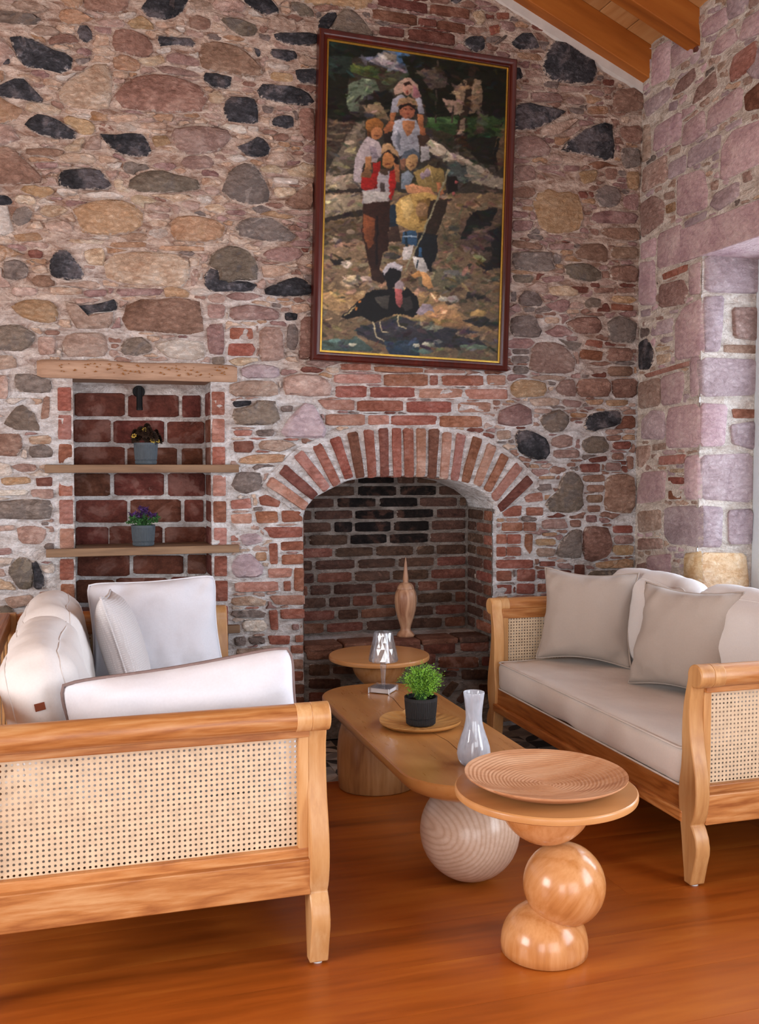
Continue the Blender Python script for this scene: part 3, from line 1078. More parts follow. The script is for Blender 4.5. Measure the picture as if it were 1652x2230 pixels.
FIRE_CUT = [(cxF + (x - cxF) * (1.0 if z < 1.08 else 1.02), z + (0.03 if z > 1.08 else 0)) for x, z in FIRE_HOLE]
def hole_back(a, b):
    if NX0 < a < NX1 and NZ0 < b < NZ1: return True
    return inside((a, b), FIRE_CUT)
al = steps(-3.6, -1.6, 0.1) + steps(-1.6, NX0, 0.022) + steps(NX0, NX1, 0.022) + steps(NX1, FX0, 0.022) + steps(FX0, FX1, 0.022) + steps(FX1, WX + 0.02, 0.022)
bl = steps(0, NZ0, 0.05) + steps(NZ0, 1.1, 0.022) + steps(1.1, NZ1, 0.022) + steps(NZ1, 3.9, 0.022) + steps(3.9, 4.9, 0.1)
wall_back = relief('wall_back', BACK, al, bl, hole_back, MORTAR)
tag(wall_back, 'rough rubble stone wall with niche and brick fireplace behind the sofas', 'wall', kind='structure')

W1 = (2.30, JY, 0.55, 2.253)         # window openings in the right wall: y0, y1, z0, z1
W2 = (-0.35, 1.45, 0.55, 2.30)
def hole_right(a, b):
    return any(w[0] < a < w[1] and w[2] < b < w[3] for w in (W1, W2))
al = steps(-2.4, W2[0], 0.15) + steps(W2[0], W2[1], 0.1) + steps(W2[1], W1[0], 0.1) + steps(W1[0], W1[1], 0.03) + steps(W1[1], WY + 0.02, 0.022)
bl = steps(0, 0.55, 0.05) + steps(0.55, 2.253, 0.025) + [2.30] + steps(2.30, 3.6, 0.025)
wall_right = relief('wall_right', RIGHT, al, bl, hole_right, PALEM)
tag(wall_right, 'pinkish squared stone wall with deep window reveal on the right', 'wall', kind='structure')
for k, w in enumerate((W1, W2)):
    m = MB()
    x0, x1 = WX, 3.10
    v = [(x0, w[0], w[2]), (x0, w[1], w[2]), (x0, w[1], w[3]), (x0, w[0], w[3])]
    v += [(x1, *q[1:]) for q in v]
    m.add(v, [(0, 1, 5, 4), (1, 2, 6, 5), (2, 3, 7, 6), (3, 0, 4, 7)])
    m.build('window_reveal', PALEM, wall_right, smooth=0, fix=False)

MORT_F = MORTAR
# other walls of the room, out of the picture
FRONT = Plane(1, -2.4, 1); LEFT = Plane(0, -3.6, 1)
def hf_(a, b): return (-0.1 < a < 2.3 and 0.1 < b < 2.2) or (-2.8 < a < -1.0 and 0.1 < b < 2.2)
wf = relief('wall_front', FRONT, [-3.6, -2.8, -1.0, -0.1, 2.3, WX], [0, 0.1, 2.2, 4.9], hf_, ROOMPL, amp=0)
tag(wf, 'plain plastered wall opposite the fireplace wall', 'wall', kind='structure')
def hl_(a, b): return 0.6 < a < 2.2 and 0.6 < b < 2.4
wl = relief('wall_left', LEFT, [-2.4, 0.6, 2.2, WY], [0, 0.6, 2.4, 3.6], hl_, ROOMPL, amp=0)
tag(wl, 'plain plastered wall closing the room on the left', 'wall', kind='structure')

# ceiling: boards on rafters
m = MB()
xr = -0.5
m.add([(xr, -2.4, zc(xr) + 0.03), (xr, WY, zc(xr) + 0.03), (WX + 0.05, WY, zc(WX + 0.05) + 0.03), (WX + 0.05, -2.4, zc(WX + 0.05) + 0.03), (-3.7, -2.4, zc(xr) - 0.433 * 3.2), (-3.7, WY, zc(xr) - 0.433 * 3.2)], [(0, 1, 2, 3), (0, 4, 5, 1)])
ceiling = m.build('ceiling', CEILW, smooth=0)
tag(ceiling, 'sloping timber ceiling with exposed rafters', 'ceiling', kind='structure')
bw = 0.152
for i in range(21):
    x1 = WX + 0.02 - i * bw; x0 = x1 - bw + 0.004
    m = MB()
    m.add([(x, y, zc(x) + dz) for dz in (0, 0.02) for y in (-2.4, WY + 0.02) for x in (x0, x1)], [(0, 2, 3, 1), (4, 5, 7, 6), (0, 1, 5, 4), (2, 6, 7, 3), (0, 4, 6, 2), (1, 3, 7, 5)])
    m.build('ceiling_board', CEILW, ceiling, smooth=0, bevel=0.003)
ang = math.atan(0.433)
for i, (y0, y1) in enumerate([(4.374, 4.452)] + [(3.968 - 0.52 * k, 4.052 - 0.52 * k) for k in range(17)]):
    if y0 < -2.3: break
    m = MB(); L = 3.6; h = 0.165 * cos(ang)
    m.box(-L, 0.03, -(y1 - y0) / 2, (y1 - y0) / 2, 0, h)
    o = m.build('rafter', BEAMW, ceiling, smooth=0, bevel=0.004)
    o.location = (WX, (y0 + y1) / 2, zb(WX)); o.rotation_euler = (0, ang, 0)

# white plaster fillet where the gable meets the rafter
m = MB(); n_ = 60; v = []
for i in range(n_ + 1):
    x = -0.4 + (WX + 0.4) * i / n_
    w0 = 0.045 + 0.014 * noise.noise(Vector((x * 7, 0, 1)))
    v += [(x, WY - 0.012, zb(x) + 0.02), (x, WY - 0.014 - 0.004 * noise.noise(Vector((x * 13, 2, 0))), zb(x) - w0), (x, WY + 0.01, zb(x) - w0 - 0.012)]
m.add(v, [(3 * i + k, 3 * i + 3 + k, 3 * i + 4 + k, 3 * i + 1 + k) for i in range(n_) for k in range(2)])
m.build('plaster_fillet', PLASTER, wall_back, smooth=60)

# ------------------------------------------------------------------ wall stones: digitised outlines, then smaller stones packed between them
rngS = random.Random(11)
class Pack:
    def __init__(s, a0, a1, b0, b1, res=0.008):
        s.a0, s.b0, s.res = a0, b0, res
        s.na = int((a1 - a0) / res); s.nb = int((b1 - b0) / res)
        s.m = np.zeros((s.nb, s.na), bool)
        s.A = a0 + (np.arange(s.na) + 0.5) * res; s.B = b0 + (np.arange(s.nb) + 0.5) * res
    def fill(s, poly, grow=0.0):
        cx = sum(p[0] for p in poly) / len(poly); cy = sum(p[1] for p in poly) / len(poly)
        P = []
        for x, y in poly:
            d = math.hypot(x - cx, y - cy) or 1e-6
            k = (d + grow * 1.3) / d
            P.append((cx + (x - cx) * k, cy + (y - cy) * k))
        xs = [p[0] for p in P]; ys = [p[1] for p in P]
        i0 = max(0, int((min(xs) - s.a0) / s.res)); i1 = min(s.na, int((max(xs) - s.a0) / s.res) + 2)
        j0 = max(0, int((min(ys) - s.b0) / s.res)); j1 = min(s.nb, int((max(ys) - s.b0) / s.res) + 2)
        if i1 <= i0 or j1 <= j0: return
        X, Y = np.meshgrid(s.A[i0:i1], s.B[j0:j1])
        ins = np.zeros(X.shape, bool)
        n = len(P); j = n - 1
        for i in range(n):
            xi, yi = P[i]; xj, yj = P[j]
            c = ((yi > Y) != (yj > Y)) & (X < (xj - xi) * (Y - yi) / (yj - yi + 1e-12) + xi)
            ins ^= c; j = i
        s.m[j0:j1, i0:i1] |= ins
    def free(s, x0, x1, y0, y1):
        i0 = int((x0 - s.a0) / s.res); i1 = int((x1 - s.a0) / s.res) + 1
        j0 = int((y0 - s.b0) / s.res); j1 = int((y1 - s.b0) / s.res) + 1
        if i0 < 0 or j0 < 0 or i1 > s.na or j1 > s.nb: return False
        return not s.m[j0:j1, i0:i1].any()

def pack_more(pk, spacing, aniso, gap, colours, rng, tilt=0.0, min_area=0.00022, drop=None):
    """fill what is left between the big stones with small ones that fit each other"""
    free = ~pk.m
    cells = np.argwhere(free); order = np.array(rng.sample(range(len(cells)), len(cells)))
    taken = np.zeros_like(pk.m); seeds = []
    res = pk.res
    for k in order:
        j, i = cells[k]
        if taken[j, i]: continue
        s = spacing(pk.A[i], pk.B[j], rng); an = aniso * rng.uniform(0.7, 1.5)
        seeds.append((j, i, s, an))
        rx = int(s / an * 0.95 / res); rz = int(s * 0.95 / res)
        j0, j1, i0, i1 = max(0, j - rz), min(pk.nb, j + rz + 1), max(0, i - rx), min(pk.na, i + rx + 1)
        taken[j0:j1, i0:i1] |= (((np.arange(i0, i1) - i) / max(1, rx)) ** 2)[None, :] + (((np.arange(j0, j1) - j) / max(1, rz)) ** 2)[:, None] < 1
    lab = np.full(pk.m.shape, -1, int); dist = np.full(pk.m.shape, 1e9)
    for n_, (j, i, s, an) in enumerate(seeds):
        rx = int(s / an * 1.8 / res) + 2; rz = int(s * 1.8 / res) + 2
        j0, j1, i0, i1 = max(0, j - rz), min(pk.nb, j + rz + 1), max(0, i - rx), min(pk.na, i + rx + 1)
        X = (np.arange(i0, i1) - i)[None, :] * an; Z = (np.arange(j0, j1) - j)[:, None]
        dd = ((np.abs(X) ** 3 + np.abs(Z + 0.12 * X * tilt) ** 3) ** (1 / 3.0)) / s
        w = dist[j0:j1, i0:i1]; m_ = (dd < w) & free[j0:j1, i0:i1]
        w[m_] = dd[m_]; lab[j0:j1, i0:i1][m_] = n_
    out = []
    flat_ = np.argsort(lab, axis=None, kind='stable'); ls = lab.ravel()[flat_]
    st_i = np.searchsorted(ls, np.arange(len(seeds))); en_i = np.searchsorted(ls, np.arange(len(seeds)), side='right')
    for n_, (j, i, s, an) in enumerate(seeds):
        idx = flat_[st_i[n_]:en_i[n_]]
        if len(idx) < 5: continue
        jj, ii = np.unravel_index(idx, lab.shape)
        cj, ci = jj.mean(), ii.mean()
        if lab[int(round(cj)), int(round(ci))] != n_: cj, ci = float(j), float(i)
        poly = []
        for k in range(16):
            a = 2 * pi * k / 16; ca, sa = cos(a), sin(a); t = 0.0
            while t < 90:
                y, x = int(round(cj + sa * (t + 0.5))), int(round(ci + ca * (t + 0.5)))
                if not (0 <= y < pk.nb and 0 <= x < pk.na) or lab[y, x] != n_: break
                t += 0.5
            t = max(0.25, t + 0.2 - gap / res)
            poly.append((pk.a0 + (ci + 0.5 + ca * t) * res, pk.b0 + (cj + 0.5 + sa * t) * res))
        ar = abs(area2(poly))
        if ar < min_area or (drop and rng.random() < drop(pk.A[i], pk.B[j])): continue
        out.append((colours(pk.A[i], pk.B[j], rng), poly))
    return out

def visible_share(plane, poly):
    cx = sum(p[0] for p in poly) / len(poly); cy = sum(p[1] for p in poly) / len(poly)
    q = in_frame(plane.p3(cx, cy))
    if q is None or not (-20 < q[0] < 1672 and -20 < q[1] < 1480): return 0
    return abs(area2(poly))

def lay(plane, items, parent, name, hgt, mass_name, limit=300, rng=rngS, jit=0.014, cut=0.10, n=14, inset=(0.955, 0.80), flat=0.4, grow=1.03):
    items = sorted(items, key=lambda it: -(visible_share(plane, it[1]) + 1e-6 * abs(area2(it[1]))))
    geos, mats = [], []
    for k, (c, poly) in enumerate(items):
        a = abs(area2(poly))
        h = hgt * rng.uniform(0.7, 1.25) * min(1.3, max(0.55, (a ** 0.5) / 0.1))
        g = stone_geo(poly, plane, rng, h, n if a > 0.0012 else 10, jit, cut, inset, flat, grow)
        if k < limit and visible_share(plane, poly) > 0: put_piece(name, g, ST[c], parent)
        else: geos.append(g); mats.append(ST[c])
    if geos: put_mass(mass_name, geos, mats, parent)

PIC = cv([(690, 60), (1118, 132), (1108, 808), (682, 785)], 0, 0, 1)
pk = Pack(-1.8, WX - 0.01, 0.02, 4.2)
for c, p in S_BACK + B_BACK + B_NICHE_FRONT: pk.fill(p, 0.007)
pk.fill([(NX0 - 0.085, 0), (NX1 + 0.085, 0), (NX1 + 0.085, NZ1), (NX0 - 0.085, NZ1)])
LINT = [BACK.from_px(80, 786), BACK.from_px(515, 790), BACK.from_px(515, 826), BACK.from_px(80, 826)]
pk.fill(LINT, 0.0)
pk.fill(ARCH_ALL, 0.0)
cxp = sum(p[0] for p in PIC) / 4; czp = sum(p[1] for p in PIC) / 4
pk.fill([(cxp + (x - cxp) * 0.94, czp + (z - czp) * 0.96) for x, z in PIC])
pk.fill([(x, z) for x, z in ((-1.9, zb(-1.9) - 0.06), (WX, zb(WX) - 0.07), (WX, 5), (-1.9, 5))])
def col_back(a, b, r):
    if a < 0.96: return r.choices('CPOMBWG', (30, 26, 13, 6, 6, 17, 2))[0] if b > 1.7 else r.choices('PWCGMQ', (32, 26, 18, 9, 7, 8))[0]
    return r.choices('MBPOGFC', (26, 26, 18, 8, 10, 8, 4))[0]
def space_back(a, b, r):
    q = in_frame(BACK.p3(a, b))
    if q is None or q[0] < -10 or q[1] < -10: return r.uniform(0.05, 0.12)
    return r.uniform(0.020, 0.036) if r.random() < 0.7 else r.uniform(0.036, 0.055)
more = pack_more(pk, space_back, 0.34, 0.0035, col_back, rngS, drop=lambda a, b: 0.42 if (a < 1.0 and b < 1.75) else 0.14)
lay(BACK, S_BACK + more, wall_back, 'stone', 0.015, 'small_stones', jit=0.022, cut=0.12, inset=(0.95, 0.80), grow=1.07)
lay(BACK, B_BACK, wall_back, 'brick', 0.009, 'small_bricks', jit=0.012, cut=0.10, inset=(0.965, 0.88), flat=0.25)

pk = Pack(1.6, WY - 0.005, 0.02, 3.37)
S_RIGHT = [({'G': 'V', 'K': 'P', 'B': 'P'}.get(k, k), p) for k, p in S_RIGHT]
for c, p in S_RIGHT: pk.fill(p, 0.005)
pk.fill([(W1[0] - 0.02, 0.5), (W1[1], 0.5), (W1[1], W1[3]), (W1[0] - 0.02, W1[3])])
LINTEL_Y = (2.12, 4.085)
pk.fill([(LINTEL_Y[0], 2.245), (LINTEL_Y[1], 2.245), (LINTEL_Y[1], 2.405), (LINTEL_Y[0], 2.405)])
def col_right(a, b, r): return r.choices('PGSKVC', (34, 3, 32, 0, 18, 13))[0]
def space_right(a, b, r):
    q = in_frame(RIGHT.p3(a, b))
    if q is None or q[0] > 1660 or q[1] < -10: return r.uniform(0.07, 0.16)
    return r.uniform(0.022, 0.05)
more = pack_more(pk, space_right, 0.5, 0.0075, col_right, rngS, min_area=0.0006, drop=lambda a, b: 0.25)
lay(RIGHT, S_RIGHT + more, wall_right, 'stone', 0.008, 'small_stones', inset=(0.965, 0.87), flat=0.25, jit=0.012, cut=0.10, grow=1.045)
lay(JAMB, S_JAMB, wall_right, 'quoin_stone', 0.008, 'small_quoins', inset=(0.97, 0.88), flat=0.3, jit=0.012, cut=0.09)
# smooth stone lintel over the window
m = MB(); m.box(WX - 0.012, 3.10, LINTEL_Y[0], LINTEL_Y[1], 2.247, 2.402)
m.build('window_lintel', ST['S'], wall_right, smooth=0, bevel=0.006)
m = MB(); m.box(WX - 0.02, 3.10, W1[0], W1[1], 0.52, 0.555)
m.build('window_sill', ST['S'], wall_right, smooth=0, bevel=0.006)

def window(name, w, label):
    root = thing(name, label, 'window', (3.07, (w[0] + w[1]) / 2, w[2])); tag(root, kind='structure')
    hw = (w[1] - w[0]) / 2; H = w[3] - w[2]
    for y0, y1 in ((-hw, -hw + 0.06), (hw - 0.06, hw), (-0.04, 0.04)):
        m = MB(); m.box(-0.03, 0.03, y0, y1, 0, H); m.build('window_frame', WINF, root, smooth=0, bevel=0.004)
    for z0, z1 in ((0, 0.06), (H - 0.06, H)):
        m = MB(); m.box(-0.028, 0.028, -hw + 0.06, hw - 0.06, z0, z1); m.build('window_frame', WINF, root, smooth=0, bevel=0.004)
    for y0, y1 in ((-hw + 0.06, -0.04), (0.04, hw - 0.06)):
        m = MB(); m.box(-0.003, 0.003, y0, y1, 0.06, H - 0.06); m.build('pane', PANE, root, smooth=0)
window('window_1', W1, 'pale painted window in the deep stone reveal')

# ------------------------------------------------------------------ niche
nl = MB()
nl.add([(NX0, WY - 0.002, NZ0), (NX0, NICHE_Y, NZ0), (NX0, NICHE_Y, NZ1), (NX0, WY - 0.002, NZ1), (NX1, WY - 0.002, NZ0), (NX1, NICHE_Y, NZ0), (NX1, NICHE_Y, NZ1), (NX1, WY - 0.002, NZ1)],
       [(0, 1, 2, 3), (4, 7, 6, 5), (1, 5, 6, 2), (3, 2, 6, 7), (0, 4, 5, 1)])
niche = nl.build('niche_lining', MORTAR, wall_back, smooth=0, fix=False)
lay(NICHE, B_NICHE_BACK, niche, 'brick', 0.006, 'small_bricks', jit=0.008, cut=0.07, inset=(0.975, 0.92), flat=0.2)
lay(BACK, B_NICHE_FRONT, niche, 'brick', 0.006, 'small_bricks', jit=0.008, cut=0.07, inset=(0.97, 0.9), flat=0.2)
REV = Plane(0, NX1, -1)
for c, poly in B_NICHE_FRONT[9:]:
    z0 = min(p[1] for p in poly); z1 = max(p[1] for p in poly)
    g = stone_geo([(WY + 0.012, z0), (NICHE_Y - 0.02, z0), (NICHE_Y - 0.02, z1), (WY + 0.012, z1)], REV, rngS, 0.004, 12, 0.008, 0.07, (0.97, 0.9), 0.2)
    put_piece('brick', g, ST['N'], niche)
m = MB()                                            # old worm-eaten timber over the niche
x0, x1 = LINT[0][0], LINT[1][0]; n_ = 40; v = []
for i in range(n_ + 1):
    x = x0 + (x1 - x0) * i / n_
    e = min(1, 0.6 + i / 3, 0.6 + (n_ - i) / 3)
    zt = 1.742 + 0.006 * noise.noise(Vector((x * 5, 1, 0))) - (1 - e) * 0.02; zl = 1.664 + 0.004 * noise.noise(Vector((x * 6, 4, 0))) + (1 - e) * 0.012
    y = WY - 0.022 - 0.004 * noise.noise(Vector((x * 8, 0, 3))) + (1 - e) * 0.02
    v += [(x, WY + 0.2, zl), (x, y + 0.006, zl), (x, y, zl + 0.012), (x, y - 0.002, zt - 0.014), (x, y + 0.01, zt), (x, WY + 0.2, zt)]
f = [(6 * i + k, 6 * i + 6 + k, 6 * i + 6 + (k + 1) % 6, 6 * i + (k + 1) % 6) for i in range(n_) for k in range(6)]
f += [tuple(range(6))[::-1], tuple(6 * n_ + k for k in range(6))]
m.add(v, f); tl = m.build('timber_lintel', LINTELW, wall_back, smooth=60)
m = MB(); rr = random.Random(5)                     # adze marks and worm holes
for i in range(90):
    x = rr.uniform(x0 + 0.09, x1 - 0.05); z = rr.uniform(1.682, 1.728); w = rr.uniform(0.003, 0.008)
    yy = WY - 0.0275
    m.add([(x - w, yy, z), (x + w, yy, z + rr.uniform(-0.002, 0.002)), (x, yy - 0.002, z + w), (x, yy + 0.006, z)], [(0, 1, 2), (0, 3, 1), (1, 3, 2), (2, 3, 0)])
o = m.build('adze_marks', make_plain('adze_dark', '8a5a34', 0.9, 0.1), tl, smooth=0); o['kind'] = 'stuff'

# ------------------------------------------------------------------ fireplace
fire = thing('fireplace', 'arched brick fireplace with soot-blackened firebox under the painting', 'fireplace', ((FX0 + FX1) / 2, WY, 0))
FO = Matrix.Translation(fire.location).inverted()
def fpart(o):
    o.parent = fire; o.matrix_parent_inverse = FO; return o
def resample(P, n):
    L = [0]
    for a, b in zip(P, P[1:]): L.append(L[-1] + math.hypot(b[0] - a[0], b[1] - a[1]))
    o = []
    for k in range(n):
        t = L[-1] * k / (n - 1); i = max(j for j in range(len(P) - 1) if L[j] <= t + 1e-9)
        u = (t - L[i]) / (L[i + 1] - L[i]); o.append((P[i][0] + (P[i + 1][0] - P[i][0]) * u, P[i][1] + (P[i + 1][1] - P[i][1]) * u))
    return o
I2, E2 = resample(INTRA, 60), resample(EXTRA, 60)
m = MB(); v = []
for (xi, zi), (xe, ze) in zip(I2, E2):
    d = 0.004 * noise.noise(Vector((xi * 20, zi * 20, 0)))
    v += [(xi, FIRE_Y + 0.02, zi + 0.004), (xi, WY + 0.004, zi + 0.004), ((xi * 0.95 + xe * 0.05), WY - 0.008 + d, zi * 0.95 + ze * 0.05), (xe, WY - 0.006 + d, ze), (xe, WY + 0.03, ze)]
m.add(v, [(5 * i + k, 5 * i + 5 + k, 5 * i + 6 + k, 5 * i + 1 + k) for i in range(59) for k in range(4)])
arch = fpart(m.build('arch_mortar', MORTAR, None, smooth=60))
arch_px = [((425, 742), (238, 612)), ((468, 690), (305, 552)), ((528, 652), (385, 476)), ((580, 632), (478, 432)), ((640, 598), (568, 396)),
           ((695, 594), (656, 370)), ((755, 592), (737, 356)), ((817, 590), (811, 351)), ((880, 590), (876, 350)), ((940, 590), (936, 350)), ((996, 590), (998, 350)),
           ((1052, 595), (1063, 352)), ((1112, 600), (1131, 370)), ((1165, 607), (1200, 378)), ((1218, 618), (1280, 396)), ((1276, 632), (1355, 432)), ((1328, 660), (1420, 486)), ((1360, 700), (1490, 536)), ((1388, 752), (1545, 602))]
for k, (b0, t0) in enumerate(arch_px):
    (bx, bz), (tx, tz) = cv([b0, t0], 480, 780, 2.294)
    d = Vector((tx - bx, tz - bz)); L = d.length; d.normalize(); pr_ = Vector((d.y, -d.x))
    w0, w1 = 0.044 / 2, 0.052 / 2
    w1 *= rngS.uniform(0.92, 1.08)
    b = Vector((bx, bz)) - d * 0.004; t = Vector((tx, tz))
    c4 = [b - pr_ * w0, b + pr_ * w0, t + pr_ * w1, t - pr_ * w1]
    ring = []
    for i in range(4):
        a_, b_ = c4[i], c4[(i + 1) % 4]
        for u in ((0.12, 0.5, 0.88) if i in (0, 2) else (0.04, 0.35, 0.68, 0.96)):
            p = a_.lerp(b_, u); ring.append((p.x + rngS.uniform(-0.002, 0.002), p.y + rngS.uniform(-0.002, 0.002)))
    n_ = len(ring); cx = (b.x + t.x) / 2; cz = (b.y + t.y) / 2
    v = []; e = []
    pr = rngS.uniform(0.012, 0.02)
    for s_, y, ed in ((1.0, WY + 0.22, 0.6), (1.0, WY - pr * 0.5, 0.72), (0.9, WY - pr, 0.2)):
        for x, z in ring: v.append(Vector((cx + (x - cx) * s_, y + rngS.uniform(-0.0015, 0.0015), cz + (z - cz) * s_))); e.append(ed)
    v.append(Vector((cx, WY - pr, cz))); e.append(0)
    f = [(q * n_ + i, q * n_ + (i + 1) % n_, (q + 1) * n_ + (i + 1) % n_, (q + 1) * n_ + i) for q in range(2) for i in range(n_)] + [(2 * n_ + i, 2 * n_ + (i + 1) % n_, 3 * n_) for i in range(n_)]
    o = put_piece('arch_brick', (v, f, e), ST[rngS.choice('RRQQF')], None)
    fpart(o)
# firebox
fb = relief('firebox_back', Plane(1, FIRE_Y, -1), steps(FX0 - 0.02, FX1 + 0.02, 0.03), steps(0.3, 1.32, 0.03), lambda a, b: False, SOOTY, amp=0.005); fpart(fb)
rowz = 0.452; k = 0
FB = Plane(1, FIRE_Y, -1)
def soot(x, z):
    return ((x - 1.53) / 0.30) ** 2 + ((z - 1.06) / 0.20) ** 2
while rowz < 1.25:
    h = rngS.uniform(0.044, 0.052); x = FX0 + 0.01 + (-0.10 if k % 2 else 0.0) + rngS.uniform(-0.02, 0.02)
    while x < FX1 - 0.02:
        w = rngS.choice((0.20, 0.19, 0.21, 0.10, 0.2)) + rngS.uniform(-0.01, 0.01)
        xa, xb = max(x, FX0 + 0.006), min(x + w, FX1 - 0.006)
        if xb - xa > 0.03:
            sv = soot((xa + xb) / 2, rowz + h / 2) + rngS.uniform(-0.35, 0.35)
            c = 'U' if sv < 0.9 else ('H' if sv < 2.0 else rngS.choice('FHHF'))
            q = [(xa, rowz), (xb, rowz + rngS.uniform(-0.003, 0.003)), (xb, rowz + h), (xa, rowz + h + rngS.uniform(-0.003, 0.003))]
            put_piece('brick', stone_geo(q, FB, rngS, 0.008, 12, 0.012, 0.10, (0.965, 0.88), 0.3), ST[c], fb)
        x += w + rngS.uniform(0.012, 0.018)
    rowz += h + rngS.uniform(0.012, 0.016); k += 1
for xs, n__ in ((FX1, -1), (FX0, 1)):
    pl_ = Plane(0, xs, n__)
    fs = relief('firebox_side', pl_, steps(WY - 0.004, FIRE_Y + 0.02, 0.03), steps(0.0, INTRA[0][1] + 0.03, 0.03), lambda a, b: False, SOOTY, amp=0.003); fpart(fs)
    rowz = 0.46; k = 0
    while rowz < 1.06:
        h = rngS.uniform(0.044, 0.052); y = WY + 0.008
        for w in ((0.095, 0.20) if k % 2 else (0.19, 0.10)):
            q = [(y, rowz), (y + w, rowz), (y + w, rowz + h), (y, rowz + h)]
            put_piece('brick', stone_geo(q, pl_, rngS, 0.006, 12, 0.012, 0.10, (0.965, 0.88), 0.3), ST[rngS.choice('RFF' if w == 0.095 or w == .19 else 'FHH')], fs)
            y += w + 0.014
        rowz += h + 0.0145; k += 1
# raised hearth
LEDGE = Plane(1, WY + 0.022, -1)
led = MB(); led.box(FX0 + 0.001, FX1 - 0.001, WY + 0.022, FIRE_Y + 0.01, 0.0, 0.425)
led = fpart(led.build('hearth_base', SOOTY, None, smooth=0))
for c, q in parse('''
F 420,606 560,596 570,652 432,662
H 440,680,545,738
H 560,692,680,728
H 438,752,600,802
F 905,582,1000,606
N 1012,572,1172,628
N 1196,560,1340,616
N 1086,642,1290,698
N 1304,642,1346,688
F 905,625,1075,680
H 1202,706,1334,758
H 1108,716,1180,742
H 1156,760 1192,778 1136,850 1100,826
H 1222,800 1246,816 1204,880 1172,862
N 1130,700,1190,712
H 690,690,800,740
H 1290,780,1346,830
F 440,820,560,870
''', 480, 1150, 2.294, LEDGE):
    put_piece('brick', stone_geo(q, LEDGE, rngS, 0.008, 12, 0.012, 0.1, (0.965, 0.88), 0.3), ST[c], led)
x = FX0 + 0.004; 
while x < FX1 - 0.05:
    w = min(0.195, FX1 - 0.004 - x)
    m = MB(); m.box(0, w - 0.008, 0, 0.16, 0, 0.03)
    o = m.build('brick', ST[rngS.choice('FHF')], led, smooth=0, bevel=0.008)
    o.location = (x, WY + 0.008 + rngS.uniform(0, 0.004), 0.421)
    x += w
m = MB(); m.box(FX0 + 0.002, FX1 - 0.002, WY + 0.16, FIRE_Y, 0.42, 0.440); fpart(m.build('hearth_bed', MORTAR, None, smooth=0))

# ------------------------------------------------------------------ floor
TILE_Y = 3.866
m = MB(); m.box(-3.6, WX + 0.4, -2.4, WY + 0.4, -0.06, -0.022)
floor = m.build('floor', SUBFLOOR, smooth=0)
tag(floor, 'orange-brown board floor with a strip of patterned tiles at the hearth', 'floor', kind='structure')
rw = 0.215; rf = random.Random(3); row = 0
y = TILE_Y
while y > -2.4:
    y0 = max(-2.4, y - rw)
    x = -3.6 - rf.uniform(0, 1.5)
    while x < WX:
        L = rf.uniform(2.6, 3.8); xa, xb = max(x, -3.6), min(x + L, WX)
        if xb - xa > 0.05:
            m = MB(); m.box(-(xb - xa) / 2, (xb - xa) / 2, -(y - y0) / 2, (y - y0) / 2, -0.022, 0)
            o = m.build('floor_board', FLOORW, floor, smooth=0)
            o.location = ((xa + xb) / 2, (y + y0) / 2, 0)
            o.scale = (1 - 0.0008 / (xb - xa), 1 - 0.0008 / rw, 1)
        x += L
    y = y0; row += 1

def make_tile():
    nt = NT('cement_tile'); p = objc(nt); r = rnd(nt)
    sx = nt.n('ShaderNodeSeparateXYZ', {0: nt.n('ShaderNodeVectorMath', {0: p, 1: (10.0, 10.0, 10.0)}, operation='MULTIPLY').outputs[0]})
    u = nt.math('FRACT', nt.math('ADD', sx.outputs[0], 8.0)); v = nt.math('FRACT', nt.math('ADD', sx.outputs[1], 8.0))
    cu = nt.math('FLOOR', nt.math('ADD', sx.outputs[0], 8.0)); cv_ = nt.math('FLOOR', nt.math('ADD', sx.outputs[1], 8.0))
    cell = nt.math('ADD', nt.math('MULTIPLY', cu, 0.37), nt.math('ADD', nt.math('MULTIPLY', cv_, 0.61), nt.math('MULTIPLY', r, 3.7)))
    def dist(a, b): return nt.math('SQRT', nt.math('ADD', nt.math('POWER', nt.math('SUBTRACT', u, a), 2.0), nt.math('POWER', nt.math('SUBTRACT', v, b), 2.0)))
    d1 = nt.math('LESS_THAN', nt.math('MAXIMUM', dist(0.0, 1.0), dist(1.0, 0.0)), 0.98)
    d2 = nt.math('LESS_THAN', nt.math('MAXIMUM', dist(0.0, 0.0), dist(1.0, 1.0)), 0.98)
    par = nt.math('MODULO', nt.math('ADD', cu, cv_), 2.0)
    lens = nt.math('ADD', nt.math('MULTIPLY', d1, par), nt.math('MULTIPLY', d2, nt.math('SUBTRACT', 1.0, par)))
    wn = nt.n('ShaderNodeTexWhiteNoise', {'W': cell}, noise_dimensions='1D').outputs[0]
    def pal(f, cols):
        rp = nt.n('ShaderNodeValToRGB', {0: f}); cr = rp.color_ramp; cr.interpolation = 'CONSTANT'
        cr.elements[0].position = 0; cr.elements[0].color = rgba(cols[0][1]); cr.elements[1].position = cols[1][0]; cr.elements[1].color = rgba(cols[1][1])
        for q, c in cols[2:]: e = cr.elements.new(q); e.color = rgba(c)
        return rp.outputs[0]
    wn2 = nt.n('ShaderNodeTexWhiteNoise', {'W': nt.math('ADD', cell, 5.3)}, noise_dimensions='1D').outputs[0]
    ca = pal(wn, [(0, '1c1d21'), (0.5, 'c9c1ba'), (0.72, '85807c')])
    cb = pal(wn2, [(0, 'b9b0a8'), (0.5, '9b928b'), (0.75, '26272b')])
    c = nt.mix(lens, cb, ca)
    n = nt.noise(p, 40, 4, 0.6)
    c = nt.mix(nt.rng(n, 0.3, 0.7, 0.0, 0.25), c, rgba('6b625c'))
    nt.set(Base_Color=c, Roughness=0.45)
    return nt.m
